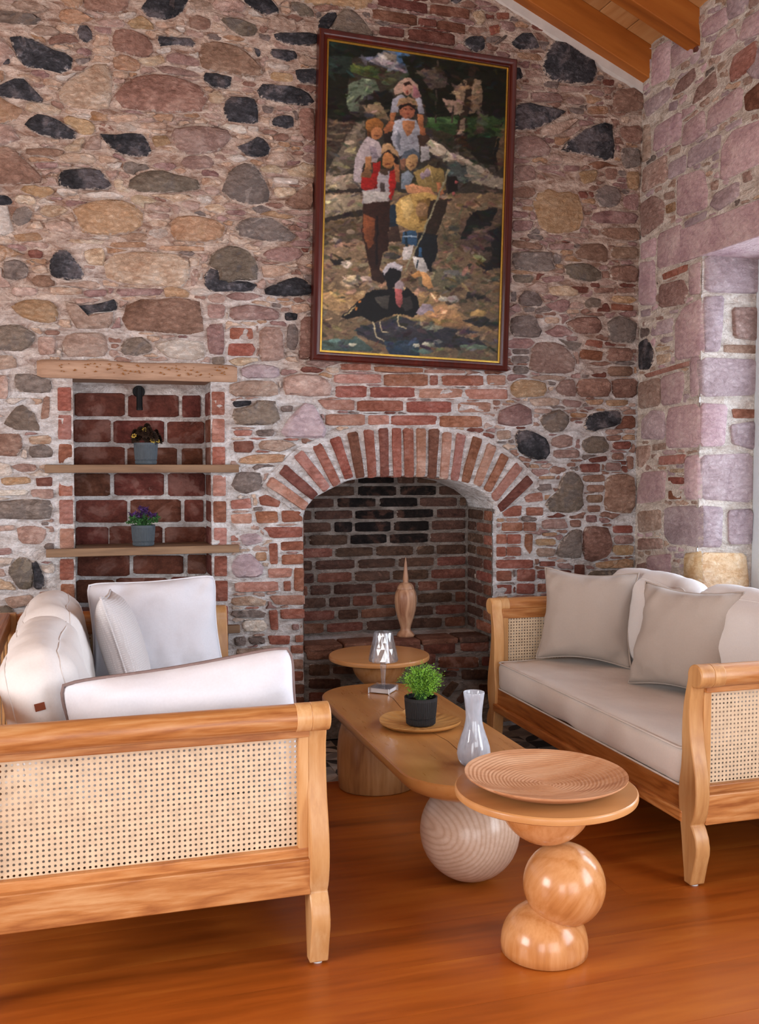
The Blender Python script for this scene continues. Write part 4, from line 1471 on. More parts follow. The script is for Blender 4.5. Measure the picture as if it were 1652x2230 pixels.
TILE = make_tile()
ts = 0.195
tm = MB(); tm.box(-ts / 2 + 0.001, ts / 2 - 0.001, -ts / 2 + 0.001, ts / 2 - 0.001, -0.022, 0.0005)
t0 = tm.build('tile', TILE, floor, smooth=0, bevel=0.001, seg=1)
first = True
for j in range(3):
    for i in range(23):
        x = -1.7 + ts * (i + 0.5); yy = TILE_Y + ts * (j + 0.5)
        if x > WX: continue
        o = t0 if first else t0.copy()
        if not first: COL.objects.link(o)
        first = False
        o.parent = floor
        o.location = (x, yy, 0)

# ------------------------------------------------------------------ soft furnishings
def crease(p, wob, seed):
    return noise.noise_vector(Vector((p.x * 6 + seed, p.y * 6, p.z * 6))) * wob + noise.noise_vector(Vector((p.x * 17, p.y * 17 + seed, p.z * 17))) * wob * 0.35
def rounded_box(sx, sy, sz, r, n=(10, 10, 5), puff=0.0, wob=0.004, seed=0, sag=None):
    """cushion with rounded edges, slightly swollen faces and soft creases"""
    m = MB(); hx, hy, hz = sx / 2, sy / 2, sz / 2
    idx = {}
    def vert(i, j, k):
        key = (i, j, k)
        if key in idx: return idx[key]
        u, v, w = 2 * i / n[0] - 1, 2 * j / n[1] - 1, 2 * k / n[2] - 1
        p = Vector((u * hx, v * hy, w * hz))
        q = Vector((max(-hx + r, min(hx - r, p.x)), max(-hy + r, min(hy - r, p.y)), max(-hz + r, min(hz - r, p.z))))
        d = p - q
        if d.length > 1e-9:
            # cube-to-sphere on the rounded rim
            d = d.normalized() * r if (abs(u) == 1 or abs(v) == 1 or abs(w) == 1) else d
        p = q + d
        bz = (1 - u * u) * (1 - v * v); bx = (1 - v * v) * (1 - w * w); by = (1 - u * u) * (1 - w * w)
        p += Vector((puff * bx * u, puff * by * v, puff * bz * w))
        nn = crease(p, wob, seed)
        idx[key] = len(m.v); m.v.append(tuple(p + nn)); return idx[key]
    a, b, c = n
    for i in range(a):
        for j in range(b):
            m.f.append((vert(i, j, 0), vert(i, j + 1, 0), vert(i + 1, j + 1, 0), vert(i + 1, j, 0)))
            m.f.append((vert(i, j, c), vert(i + 1, j, c), vert(i + 1, j + 1, c), vert(i, j + 1, c)))
        for k in range(c):
            m.f.append((vert(i, 0, k), vert(i + 1, 0, k), vert(i + 1, 0, k + 1), vert(i, 0, k + 1)))
            m.f.append((vert(i, b, k), vert(i, b, k + 1), vert(i + 1, b, k + 1), vert(i + 1, b, k)))
    for j in range(b):
        for k in range(c):
            m.f.append((vert(0, j, k), vert(0, j, k + 1), vert(0, j + 1, k + 1), vert(0, j + 1, k)))
            m.f.append((vert(a, j, k), vert(a, j + 1, k), vert(a, j + 1, k + 1), vert(a, j, k + 1)))
    return m

def pillow_xy(u, v, w, h, pinch):
    rc = 0.055 if pinch < 0.08 else 0.02
    x = w / 2 * u * (1 - pinch * (1 - v * v) * abs(u) ** 3) * (1 - rc * abs(v) ** 8)
    y = h / 2 * v * (1 - pinch * (1 - u * u) * abs(v) ** 3) * (1 - rc * abs(u) ** 8)
    return x, y
def pillow_mesh(w, h, t, seed=0, n=26, pinch=0.10, wr=0.010):
    m = MB(); ids = [[[0] * (n + 1) for _ in range(n + 1)] for _ in range(2)]
    for s in range(2):
        for i in range(n + 1):
            for j in range(n + 1):
                if s == 1 and (i in (0, n) or j in (0, n)): ids[1][i][j] = ids[0][i][j]; continue
                u, v = 2 * i / n - 1, 2 * j / n - 1
                u = math.sin(u * pi / 2) * 0.35 + u * 0.65; v = math.sin(v * pi / 2) * 0.35 + v * 0.65
                x, y = pillow_xy(u, v, w, h, pinch)
                f = max(0, (1 - abs(u) ** 2.6) * (1 - abs(v) ** 2.6)) ** 0.55
                z = (1 if s == 0 else -1) * t / 2 * f
                # creases running out of the corners
                c = noise.noise(Vector((x * 9 + seed, y * 9, s * 5 + seed))) + 0.6 * noise.noise(Vector((x * 22, y * 22 + seed, s * 3)))
                z += wr * c * (0.25 + 0.75 * min(1, 2.2 * (1 - f))) * min(1, f * 4)
                ids[s][i][j] = len(m.v); m.v.append((x, y, z))
    for s in range(2):
        for i in range(n):
            for j in range(n):
                q = (ids[s][i][j], ids[s][i + 1][j], ids[s][i + 1][j + 1], ids[s][i][j + 1])
                m.f.append(q if s == 0 else q[::-1])
    return m
def place(o, p0, p1, lean, h, roll=0.0, off=0.0):
    """stand a pillow on the edge p0-p1, its face turned to the viewer's side and leaning back"""
    p0, p1 = Vector(p0), Vector(p1)
    ex = (p1 - p0).normalized()
    nrm = ex.cross(Vector((0, 0, 1))).normalized()            # faces right-hand side of p0->p1
    up = Vector((0, 0, 1)) * cos(lean) - nrm * sin(lean)
    up = (up - ex * up.dot(ex)).normalized()
    ez = ex.cross(up)
    if roll:
        ex2 = ex * cos(roll) + up * sin(roll); up = up * cos(roll) - ex * sin(roll); ex = ex2
    c = (p0 + p1) / 2 + up * h / 2 + ez * off
    o.matrix_world = Matrix(((ex.x, up.x, ez.x, c.x), (ex.y, up.y, ez.y, c.y), (ex.z, up.z, ez.z, c.z), (0, 0, 0, 1)))
def pillow(name, label, cat, w, h, t, mat, p0, p1, lean, seed=0, roll=0.0, piping=None, pinch=0.10, wr=0.010, pr=0.004, **kw):
    o = pillow_mesh(w, h, t, seed, pinch=pinch, wr=wr).build(name, mat, smooth=180)
    tag(o, label, cat, **kw)
    path = []
    N_ = 20
    for i in range(N_): path.append((2 * i / N_ - 1, -1))
    for i in range(N_): path.append((1, 2 * i / N_ - 1))
    for i in range(N_): path.append((1 - 2 * i / N_, 1))
    for i in range(N_): path.append((-1, 1 - 2 * i / N_))
    pts = [(*pillow_xy(u, v, w, h, pinch), 0) for u, v in path]
    mb = MB(); mb.tube(pts, pr, 6, closed=True)
    mb.build('piping' if piping else 'seam', piping or mat, o, smooth=180)
    place(o, p0, p1, lean, h, roll)
    return o

# ------------------------------------------------------------------ sofas
POST_OUT = [(0.000, 0.006), (0.006, 0.03), (0.016, 0.07), (0.026, 0.105), (0.027, 0.128), (0.020, 0.158), (0.006, 0.182), (-0.003, 0.193), (0.004, 0.206), (0.012, 0.226), (0.019, 0.262), (0.021, 0.295),
            (0.016, 0.345), (0.004, 0.395), (-0.008, 0.44), (-0.015, 0.485), (-0.019, 0.53), (-0.018, 0.575), (-0.012, 0.605)]
POST_IN = [(-0.034, 0.635), (-0.044, 0.60), (-0.053, 0.56), (-0.059, 0.51), (-0.060, 0.46), (-0.058, 0.41), (-0.061, 0.365), (-0.070, 0.31), (-0.073, 0.275), (-0.069, 0.23), (-0.063, 0.195), (-0.055, 0.15), (-0.047, 0.09), (-0.040, 0.045), (-0.036, 0.006)]
KC, KZ, KR = 0.004, 0.655, 0.037
KNOB = [(KC + KR * cos(a), KZ + KR * sin(a)) for a in [R(-112 + 16 * k) for k in range(20)] if R(-112) <= a <= R(195)]
POST = POST_OUT + KNOB + POST_IN

def cane_mesh(w, h, pitch=0.0134, hole=0.0034, thick=0.0018):
    nx, nz = int(w / pitch), int(h / pitch)
    px_, pz = w / nx, h / nz
    m = MB(); oct_ = [(hole * cos(R(22.5 + 45 * k)), hole * sin(R(22.5 + 45 * k))) for k in range(8)]
    v = []; f = []
    for layer, d in ((0, -thick / 2), (1, thick / 2)):
        grid = {}
        for i in range(nx + 1):
            for j in range(nz + 1):
                grid[i, j] = len(v); v.append((i * px_, d, j * pz))
        for i in range(nx):
            for j in range(nz):
                k0 = len(v)
                for a, b in oct_: v.append(((i + 0.5) * px_ + a, d, (j + 0.5) * pz + b))
                c = [grid[i, j], grid[i + 1, j], grid[i + 1, j + 1], grid[i, j + 1]]
                o = [k0 + k for k in range(8)]   # angles 22.5, 67.5, ... 337.5
                q = [(c[2], o[1], o[0]), (c[2], c[3], o[2], o[1]), (c[3], o[3], o[2]), (c[3], c[0], o[4], o[3]), (c[0], o[5], o[4]), (c[0], c[1], o[6], o[5]), (c[1], o[7], o[6]), (c[1], c[2], o[0], o[7])]
                f += q if layer == 0 else [t[::-1] for t in q]
    m.v, m.f = v, f
    return m

def sofa(name, label, loc, rz, L, D, backs=True):
    root = thing(name, label, 'sofa', loc, rz)
    tw = 0.05
    for yb, s in ((0.0, -1), (L, 1)):
        fn = lambda a, b, d: (d, yb + s * a, b)
        m = MB(); m.prism(POST, -tw, 0.0, fn)
        post = m.build('front_post', PINE_Z, root, smooth=50, bevel=0.004)
        m = MB(); m.lathe([(0.012, 0), (0.012, 0.008)], 16, (-tw / 2, yb - s * 0.018, 0)); m.build('foot_pad', FELT, post)
        m = MB(); m.prism([(KC + 0.0365 * cos(2 * pi * k / 28), KZ + 0.0365 * sin(2 * pi * k / 28)) for k in range(28)], -0.088, -tw + 0.001, fn); m.build('rail_cap', PINE_Z, root, smooth=50, bevel=0.002)
        m = MB(); m.prism([(KC + 0.035 * cos(2 * pi * k / 28), KZ + 0.035 * sin(2 * pi * k / 28)) for k in range(28)], -D, -0.087, fn); m.build('arm_rail', PINE_X, root, smooth=50)
        c = yb - s * 0.030
        def rail(nm, x0, x1, hw, z0, z1, mat, cc=None, bev=0.003):
            q = c if cc is None else cc
            mm = MB(); mm.box(x0, x1, q - hw, q + hw, z0, z1); return mm.build(nm, mat, root, smooth=0, bevel=bev)
        rail('under_rail', -D, -tw + 0.002, 0.020, 0.600, 0.645, PINE_X, yb - s * 0.020)
        rail('stile', -0.075, -tw + 0.002, 0.016, 0.285, 0.605, PINE_Z)
        rail('stile', -D, -D + 0.03, 0.016, 0.285, 0.605, PINE_Z)
        rail('bead_rail', -D, -tw + 0.002, 0.018, 0.282, 0.308, PINE_X)
        rail('bottom_rail', -D, -tw + 0.002, 0.020, 0.190, 0.283, PINE_X, yb - s * 0.016)
        m = cane_mesh(D - 0.10, 0.296)
        o = m.build('cane_panel', CANE, root, smooth=0, fix=False); o.location = (-D + 0.028, yb - s * 0.034, 0.307)
        m = MB(); m.add([(x, yb - s * (0.01 if k < 2 else 0.062), z) for z, dx in ((0.0, 0.02), (0.70, -0.03)) for k, x in enumerate((-D - 0.045 + dx, -D + 0.008 + dx * 0, -D + 0.008 + dx * 0, -D - 0.045 + dx))],
                        [(0, 1, 2, 3), (4, 5, 6, 7), (0, 1, 5, 4), (1, 2, 6, 5), (2, 3, 7, 6), (3, 0, 4, 7)])
        m.build('back_post', PINE_Z, root, smooth=0, bevel=0.004)
    def bar(nm, x0, x1, y0, y1, z0, z1, mat=PINE_Y, bev=0.003):
        mm = MB(); mm.box(x0, x1, y0, y1, z0, z1); return mm.build(nm, mat, root, smooth=0, bevel=bev)
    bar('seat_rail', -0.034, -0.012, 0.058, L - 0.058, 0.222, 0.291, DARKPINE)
    bar('seat_moulding', -0.036, 0.004, 0.05, L - 0.05, 0.187, 0.224, PINE_Y, 0.006)
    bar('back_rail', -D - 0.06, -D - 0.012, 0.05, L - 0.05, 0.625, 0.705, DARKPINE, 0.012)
    bar('back_rail', -D - 0.035, -D - 0.008, 0.05, L - 0.05, 0.19, 0.28)
    for k in range(9):
        y = 0.15 + (L - 0.3) * k / 8
        bar('back_slat', -D - 0.04, -D - 0.02, y - 0.025, y + 0.025, 0.275, 0.63, PINE_Z)
    for k in range(int(L / 0.16)):
        y = 0.12 + (L - 0.24) * k / (int(L / 0.16) - 1)
        bar('seat_slat', -D + 0.01, -0.03, y - 0.035, y + 0.035, 0.268, 0.288, PINE_X)
    m = rounded_box(D - 0.035, L - 0.135, 0.128, 0.030, (26, 40, 6), 0.008, 0.008, seed=L * 3)
    seat = m.build('seat_cushion', SEATF, root, smooth=180); seat.location = (-(D - 0.035) / 2 - 0.006, L / 2, 0.353)
    for z in (0.058, -0.058):
        hx, hy = (D - 0.035) / 2 - 0.004, (L - 0.135) / 2 - 0.004
        m = MB(); P = []
        for cx_, cy_, a0 in ((1, 1, 0), (-1, 1, 90), (-1, -1, 180), (1, -1, 270)):
            for k in range(5): P.append((cx_ * (hx - 0.025) + 0.025 * cos(R(a0 + 22.5 * k)), cy_ * (hy - 0.025) + 0.025 * sin(R(a0 + 22.5 * k)), z))
        m.tube(P, 0.0035, 6, closed=True); m.build('seam', SEATF, seat, smooth=180)
    return root
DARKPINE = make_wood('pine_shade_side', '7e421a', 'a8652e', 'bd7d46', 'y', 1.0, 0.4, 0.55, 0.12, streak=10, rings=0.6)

LF, LY0, LL, LD = 0.612, 2.441, 1.80, 0.855
RF, RY0, RL, RD = 1.785, 2.558, 1.55, 0.815
sofa('cane_sofa', 'pine sofa with cane arms, white and cream cushions, in front of the niche', (LF, LY0, 0), 0, LL, LD)
sofa('cane_sofa', 'pine sofa with cane arms and two taupe pillows beside the window', (RF, RY0 + RL, 0), pi, RL, RD)

def back_cushion(label, x, y0, y1, z0, z1, t, lean, mat, seed, tagged=None, group=None):
    """upright loose cushion; lean > 0 tips its top towards +x"""
    H = z1 - z0
    o = rounded_box(t, y1 - y0, H, min(t * 0.46, 0.09), (12, 26, 18), 0.022, 0.014, seed).build('back_cushion', mat, smooth=180)
    o.location = (x, (y0 + y1) / 2, (z0 + z1) / 2); o.rotation_euler = (0, lean, 0)
    tag(o, label, 'cushion', group)
    r_ = min(t * 0.46, 0.09); q_ = r_ * 0.7071
    for sx in (-1, 1):
        P = []
        hy, hz = (y1 - y0) / 2 - r_, H / 2 - r_
        for cy, cz, a0 in ((1, 1, 0), (-1, 1, 90), (-1, -1, 180), (1, -1, 270)):
            ring = [(cy * hy + q_ * cos(R(a0 + 15 * k)), cz * hz + q_ * sin(R(a0 + 15 * k))) for k in range(7)]
            nx = {0: (-hy, hz + q_), 90: (-hy - q_, -hz), 180: (hy, -hz - q_), 270: (hy + q_, hz)}[a0]
            for k in range(1, 8): ring.append((ring[6][0] + (nx[0] - ring[6][0]) * k / 8, ring[6][1] + (nx[1] - ring[6][1]) * k / 8))
            for yy, zz in ring:
                p = Vector((sx * (t / 2 - r_ + q_), yy, zz)); P.append(p + crease(p, 0.014, seed))
        mm = MB(); mm.tube(P, 0.003, 6, closed=True); mm.build('seam', mat, o, smooth=180)
    return o
c1 = back_cushion('cream back cushion at the far end of the left sofa', -0.075, 3.47, 4.16, 0.416, 0.80, 0.20, -0.20, CREAM, 3)
c2 = back_cushion('cream back cushion with a leather tag at the near end of the left sofa', -0.085, 2.72, 3.46, 0.416, 0.80, 0.20, -0.20, CREAM, 8)
m = MB(); m.box(-0.013, 0.013, -0.0015, 0.0015, -0.010, 0.010)
o = m.build('leather_tag', LEATHER, c2, smooth=0); o.location = (0.0, -0.396, 0.06)
c3 = back_cushion('cream back cushion in the far corner of the right sofa', 2.385, 3.365, 4.03, 0.416, 0.815, 0.21, 0.17, CREAM, 12)
c4 = back_cushion('cream back cushion at the window end of the right sofa', 2.385, 2.66, 3.355, 0.416, 0.815, 0.21, 0.17, CREAM, 17)
m = MB(); m.box(-0.0015, 0.0015, -0.016, 0.016, -0.007, 0.007)
o = m.build('leather_tag', LEATHER, c3, smooth=0); o.location = (-0.116, 0.16, 0.125)

wp = pillow('pillow', 'large white square pillow leaning on the far arm of the left sofa', 'pillow', 0.53, 0.42, 0.17, WHITE, (0.06, 4.02, 0.425), (0.57, 4.05, 0.425), 0.28, seed=2, roll=0.03, wr=0.02, pinch=0.07)
m = MB(); m.box(0, 0.018, -0.009, 0.009, -0.0008, 0.0008); o = m.build('care_tag', TAGW, wp, smooth=0); o.location = (0.258, -0.17, 0)
pillow('pillow', 'woven off-white pillow with a coarse texture against the cream back cushion', 'pillow', 0.42, 0.42, 0.15, KNIT, (0.20, 3.52, 0.425), (0.24, 3.94, 0.425), 0.30, seed=5, roll=-0.06, wr=0.004)
lum = pillow('pillow', 'long white pillow with brown piping along the near arm of the left sofa', 'pillow', 0.62, 0.40, 0.19, WHITE, (0.57, 2.72, 0.425), (-0.04, 2.80, 0.36), 0.0, seed=9, piping=PIPE, pr=0.005, wr=0.02, pinch=0.06)
place(lum, (0.015, 2.70, 0.355), (0.595, 2.62, 0.435), -0.10, 0.37)
pillow('pillow', 'taupe linen pillow in the far corner of the right sofa', 'pillow', 0.44, 0.42, 0.185, TAUPE, (1.965, 3.99, 0.425), (2.245, 3.67, 0.425), 0.24, seed=13, pinch=0.15, wr=0.022)
pillow('pillow', 'taupe linen pillow in the middle of the right sofa, nearer the window', 'pillow', 0.44, 0.42, 0.185, TAUPE, (2.09, 3.43, 0.425), (2.255, 3.03, 0.425), 0.26, seed=21, pinch=0.15, wr=0.022)

# ------------------------------------------------------------------ tables
def rrect(hx, hy, r, n=10):
    P = []
    for cx_, cy_, a0 in ((1, 1, 0), (-1, 1, 90), (-1, -1, 180), (1, -1, 270)):
        for k in range(n + 1): P.append((cx_ * (hx - r) + r * cos(R(a0 + 90 * k / n)), cy_ * (hy - r) + r * sin(R(a0 + 90 * k / n))))
    return P
ct = thing('coffee_table', 'long low wooden coffee table on a ball and a rounded block', 'table', (1.149, 3.248, 0))
m = MB(); prof = [(0.004, 0.380), (0.0, 0.376), (0.0, 0.364), (0.005, 0.350), (0.020, 0.331), (0.050, 0.315), (0.095, 0.306), (0.13, 0.303)]
v = []; base = None
HX, HY = 0.232, 0.683
for ins, z in prof:
    P = rrect(HX - ins, HY - ins, 0.205 - ins * 0.8, 12); v += [(x, y, z) for x, y in P]
n_ = len(P); f = [tuple(range(n_)), tuple((len(prof) - 1) * n_ + k for k in range(n_))[::-1]]
f += [(k * n_ + i, k * n_ + (i + 1) % n_, (k + 1) * n_ + (i + 1) % n_, (k + 1) * n_ + i) for k in range(len(prof) - 1) for i in range(n_)]
m.add(v, f); m.build('table_top', TOPW, ct, smooth=40)
m = MB()                                             # drying crack along the top
P = [(0.02, 0.52), (0.03, 0.40), (0.012, 0.25), (0.03, 0.10), (0.0, -0.05), (0.02, -0.22), (0.01, -0.38), (0.03, -0.52), (0.02, -0.60)]
m.add([(x + dx, y, 0.3804) for x, y in P for dx in (-0.0008, 0.0008 + 0.0012 * noise.noise(Vector((y * 9, 0, 0))))], [(2 * i, 2 * i + 1, 2 * i + 3, 2 * i + 2) for i in range(len(P) - 1)])
m.build('crack', make_plain('crack_dark', '3a2210', 0.9, 0.1), ct, smooth=0)
m = MB(); r_ = 0.156
m.lathe([(r_ * cos(a) if abs(a) < 1.569 else 0.0, 0.155 + r_ * sin(a)) for a in [R(-84 + 7 * k) for k in range(25)]], 56)
o = m.build('ball_leg', ASH_Z, ct, smooth=60); o.location = (0.016, -0.423, 0); 
m = MB(); m.lathe([(0.150, 0.0), (0.158, 0.006), (0.164, 0.08), (0.164, 0.16), (0.158, 0.22), (0.145, 0.265), (0.12, 0.298), (0.09, 0.312)], 56)
o = m.build('block_leg', ASH_D, ct, smooth=60); o.location = (0.0, 0.515, 0); o.scale = (1, 0.85, 1)

def side_table(label, loc, rz, rd):
    t = thing('side_table', label, 'table', loc, rz)
    rt = Vector((cos(R(YAW)), -sin(R(YAW)), 0))
    m = MB(); m.lathe([(0.108, 0.0), (0.1145, 0.004), (0.116, 0.025)] + [(0.116 * cos(R(k)), 0.025 + 0.110 * sin(R(k))) for k in range(12, 90, 8)] + [(0.0, 0.135)], 48)
    m.build('dome_base', BEECH, t, smooth=60)
    m = MB(); r_ = 0.109
    m.lathe([(max(0.0, r_ * cos(R(a))), r_ * sin(R(a))) for a in range(-90, 91, 6)], 56)
    o = m.build('ball', BEECH, t, smooth=60); o.location = (0.052 * rt.x, 0.052 * rt.y, 0.182); o.rotation_euler = (0.5, 0.35, 0.4)
    m = MB(); m.lathe([(0.0, 0.294)] + [(0.126 * sin(R(k)), 0.420 - 0.126 * cos(R(k))) for k in range(8, 91, 7)] + [(0.126, 0.4255)], 48)
    m.build('half_ball', BEECH, t, smooth=60)
    m = MB(); m.lathe([(rd - 0.006, 0.424), (rd - 0.001, 0.427), (rd, 0.431), (rd, 0.440), (rd - 0.001, 0.443), (rd - 0.004, 0.4455)], 96)
    m.build('disc_top', DISCW, t, smooth=35)
    return t
side_table('round side table of stacked wooden balls in the foreground', (1.179, 2.336, 0), 0, 0.240)
side_table('round side table half hidden behind the coffee table at the hearth', (1.292, 4.205, 0), 0, 0.226)

# carved plate on the foreground table
pl_ = MB(); nr, na = 90, 120; v = []; f = []
for i in range(nr + 1):
    r_ = 0.214 * i / nr
    for k in range(na):
        a = 2 * pi * k / na
        w = noise.noise(Vector((cos(a) * 2.2, sin(a) * 2.2, r_ * 9)))
        cr_ = 0.0012 * sin(r_ * 2 * pi / 0.0102 + 3.0 * w + a) * (0.3 + 0.7 * min(1, r_ / 0.02)) * (0.55 + 0.9 * abs(noise.noise(Vector((cos(a) * 3, sin(a) * 3, r_ * 40)))))
        if i > nr - 3: cr_ = 0
        z = 0.008 + 0.030 * (r_ / 0.214) ** 2.4
        v.append((r_ * cos(a), r_ * sin(a), z + cr_))
und = [(0.2135, 0.034), (0.205, 0.028), (0.17, 0.011), (0.12, 0.001), (0.06, 0.0005)]
for r_, z in und:
    for k in range(na): a = 2 * pi * k / na; v.append((r_ * cos(a), r_ * sin(a), z))
R_ = nr + 1 + len(und)
f = [(i * na + k, i * na + (k + 1) % na, (i + 1) * na + (k + 1) % na, (i + 1) * na + k) for i in range(R_ - 1) for k in range(na)]
f.append(tuple((R_ - 1) * na + k for k in range(na)))
pl_.add(v, f)
o = pl_.build('carved_plate', PLATEW, smooth=70); o.location = (1.180, 2.338, 0.4455)
tag(o, 'large round wooden plate with carved rings on the foreground side table', 'plate')

# leaf-shaped tray
m = MB(); nr, na = 16, 96; v = []
dirx = Vector((cos(R(YAW + 9)), -sin(R(YAW + 9)), 0)); diry = Vector((sin(R(YAW + 9)), cos(R(YAW + 9)), 0))
for i in range(nr + 1):
    t = i / nr
    for k in range(na):
        a = 2 * pi * k / na
        rr_ = 1.0 + 0.03 * cos(3 * a + 0.5)
        da = (a - R(112) + pi) % (2 * pi) - pi
        rr_ += 0.16 * math.exp(-(da / 0.09) ** 2) - 0.10 * math.exp(-((abs(da) - 0.22) / 0.10) ** 2)
        p = dirx * (0.143 * t * rr_ * cos(a)) + diry * (0.135 * t * rr_ * sin(a))
        z = 0.005 + 0.015 * t ** 3 + 0.0026 * cos(20 * a) * t * (1 - t ** 8) + 0.004 * t ** 4 * cos(2 * a + 0.6)
        v.append((p.x, p.y, z))
for s_, z in ((0.985, 0.014), (0.85, 0.002), (0.5, 0.0)):
    for k in range(na):
        p = v[nr * na + k]; v.append((p[0] * s_, p[1] * s_, z))
R_ = nr + 4
f = [(i * na + k, i * na + (k + 1) % na, (i + 1) * na + (k + 1) % na, (i + 1) * na + k) for i in range(R_ - 1) for k in range(na)] + [tuple((R_ - 1) * na + k for k in range(na))]
m.add(v, f)
o = m.build('leaf_tray', LEAFW, smooth=60); o.location = (1.145, 3.245, 0.3805)
tag(o, 'flat leaf-shaped wooden tray under the black plant pot', 'tray')

def ribbed_pot(root, r0, r1, h, mat, ribs=44, groove=0.26):
    n_ = ribs * 4; v = []
    zs = [0.0, 0.004, h * groove - 0.003, h * groove - 0.0015, h * groove + 0.0015, h * groove + 0.003, h - 0.012, h - 0.011, h]
    for z in zs:
        rr_ = r0 + (r1 - r0) * z / h
        g = 0.0025 if abs(z - h * groove) < 0.002 else 0
        for k in range(n_):
            a = 2 * pi * k / n_
            rib = 0.0013 * (1 if k % 4 in (0, 1) else -0.4) if z < h - 0.0115 else 0.0008
            if z == 0: rr2 = rr_ - 0.003
            else: rr2 = rr_ - g + rib
            v.append((rr2 * cos(a), rr2 * sin(a), z))
    for rr_, z in ((r1 - 0.004, h), (r1 - 0.006, h - 0.015)):
        for k in range(n_): a = 2 * pi * k / n_; v.append((rr_ * cos(a), rr_ * sin(a), z))
    R_ = len(zs) + 2
    f = [(i * n_ + k, i * n_ + (k + 1) % n_, (i + 1) * n_ + (k + 1) % n_, (i + 1) * n_ + k) for i in range(R_ - 1) for k in range(n_)] + [tuple(range(n_))[::-1]]
    mm = MB(); mm.add(v, f); mm.build('pot', mat, root, smooth=30)
    mm = MB(); mm.lathe([(0.0, h - 0.010), (r1 * 0.5, h - 0.011), (r1 - 0.005, h - 0.014)], 24); mm.build('soil', SOIL, root)

def blade(mb, p, d, up, L, w, bend=0.3):
    p = Vector(p); d = Vector(d).normalized(); s_ = d.cross(Vector(up))
    if s_.length < 1e-3: s_ = Vector((1, 0, 0))
    s_.normalize(); n_ = s_.cross(d)
    a = p; b = p + d * L * 0.5 + n_ * L * bend * 0.12; c = p + d * L - n_ * L * bend * 0.15
    mb.add([a - s_ * w * 0.2, a + s_ * w * 0.2, b + s_ * w * 0.5, c, b - s_ * w * 0.5], [(0, 1, 2, 4), (4, 2, 3)])
rp = random.Random(31)
pp = thing('potted_fern', 'bright green feathery plant in a ribbed black pot on the leaf tray', 'plant', (1.146, 3.232, 0.3885))
ribbed_pot(pp, 0.050, 0.0575, 0.097, POT_BLACK, 52)
m = MB(); st = MB()
for i in range(110):
    a = rp.uniform(0, 2 * pi); e = rp.uniform(0.05, 1.5); Rr = rp.uniform(0.04, 0.074)
    cpt = Vector((0.004, 0, 0.145)); d = Vector((cos(a) * cos(e), sin(a) * cos(e), sin(e) * 0.95 if rp.random() > 0.2 else -0.25))
    tip = cpt + Vector((d.x * Rr * 1.1, d.y * Rr * 1.1, d.z * Rr * 0.92)); b0 = Vector((rp.uniform(-0.015, 0.015), rp.uniform(-0.015, 0.015), 0.085))
    st.tube([b0, b0.lerp(tip, 0.5) + Vector((0, 0, 0.008)), tip], [0.0012, 0.0009, 0.0005], 4)
    for j in range(52):
        t = rp.uniform(0.45, 1.0)
        q = b0.lerp(tip, t) + Vector([rp.gauss(0, 0.008) for _ in range(3)])
        blade(m, q, (d.x + rp.gauss(0, 0.8), d.y + rp.gauss(0, 0.8), d.z + rp.gauss(0, 0.7)), (rp.gauss(0, 1), rp.gauss(0, 1), 1), rp.uniform(0.005, 0.011), rp.uniform(0.002, 0.004))
m.build('foliage', FERN, pp, smooth=0, fix=False); st.build('stems', LEAF, pp)

# glass vase
gv = thing('glass_vase', 'slender milky glass vase on the near end of the coffee table', 'vase', (1.154, 2.77, 0.3805))
o_ = [(0.030, 0.0), (0.040, 0.003), (0.048, 0.016), (0.0515, 0.034), (0.049, 0.056), (0.041, 0.082), (0.031, 0.110), (0.0258, 0.134), (0.0248, 0.150), (0.0262, 0.172), (0.0295, 0.200), (0.0325, 0.221)]
inn = [(r_ - 0.0028, max(z, 0.008)) for r_, z in o_][::-1]
m = MB(); m.lathe(o_ + [(0.0318, 0.2235), (0.0305, 0.2225)] + inn[:-1] + [(0.0, 0.008)], 40)
m.build('vase_body', VASEG, gv, smooth=60)

# table lamp of clear acrylic
la = thing('table_lamp', 'small clear acrylic table lamp with faceted shade on the coffee table', 'lamp', (1.176, 3.77, 0.3805), R(50))
m = MB(); m.box(-0.040, 0.040, -0.040, 0.040, 0.002, 0.021); m.build('base_core', WHITEB, la, smooth=0, bevel=0.002)
for sx in (-1, 1):
    for sy in (-1, 1):
        m = MB(); m.box(sx * 0.0435 - 0.0035, sx * 0.0435 + 0.0035, sy * 0.0435 - 0.0035, sy * 0.0435 + 0.0035, 0, 0.024); m.build('base_corner', ACRYL, la, smooth=0, bevel=0.0015)
m = MB(); m.box(-0.047, 0.047, -0.047, 0.047, 0.0212, 0.0238); m.build('base_plate', ACRYL, la, smooth=0, bevel=0.001)
m = MB(); m.lathe([(0.0, 0.024), (0.0075, 0.024), (0.0078, 0.03), (0.0085, 0.05), (0.0112, 0.09), (0.0135, 0.108), (0.0105, 0.112), (0.015, 0.118), (0.016, 0.123), (0.011, 0.129), (0.008, 0.14), (0.0, 0.141)], 10)
m.build('stem', ACRYL, la, smooth=0)
m = MB(); v = []; ns = 18; rows = [(0.126, 0.0585), (0.132, 0.0580), (0.155, 0.0545), (0.180, 0.0490), (0.205, 0.0435), (0.230, 0.0385), (0.243, 0.0365)]
for j, (z, r_) in enumerate(rows):
    for k in range(ns):
        a = 2 * pi * (k + (0.5 if j % 2 else 0)) / ns; q = r_ * (1.0 if j in (0, len(rows) - 1) else 1.035); v.append((q * cos(a), q * sin(a), z))
f = []
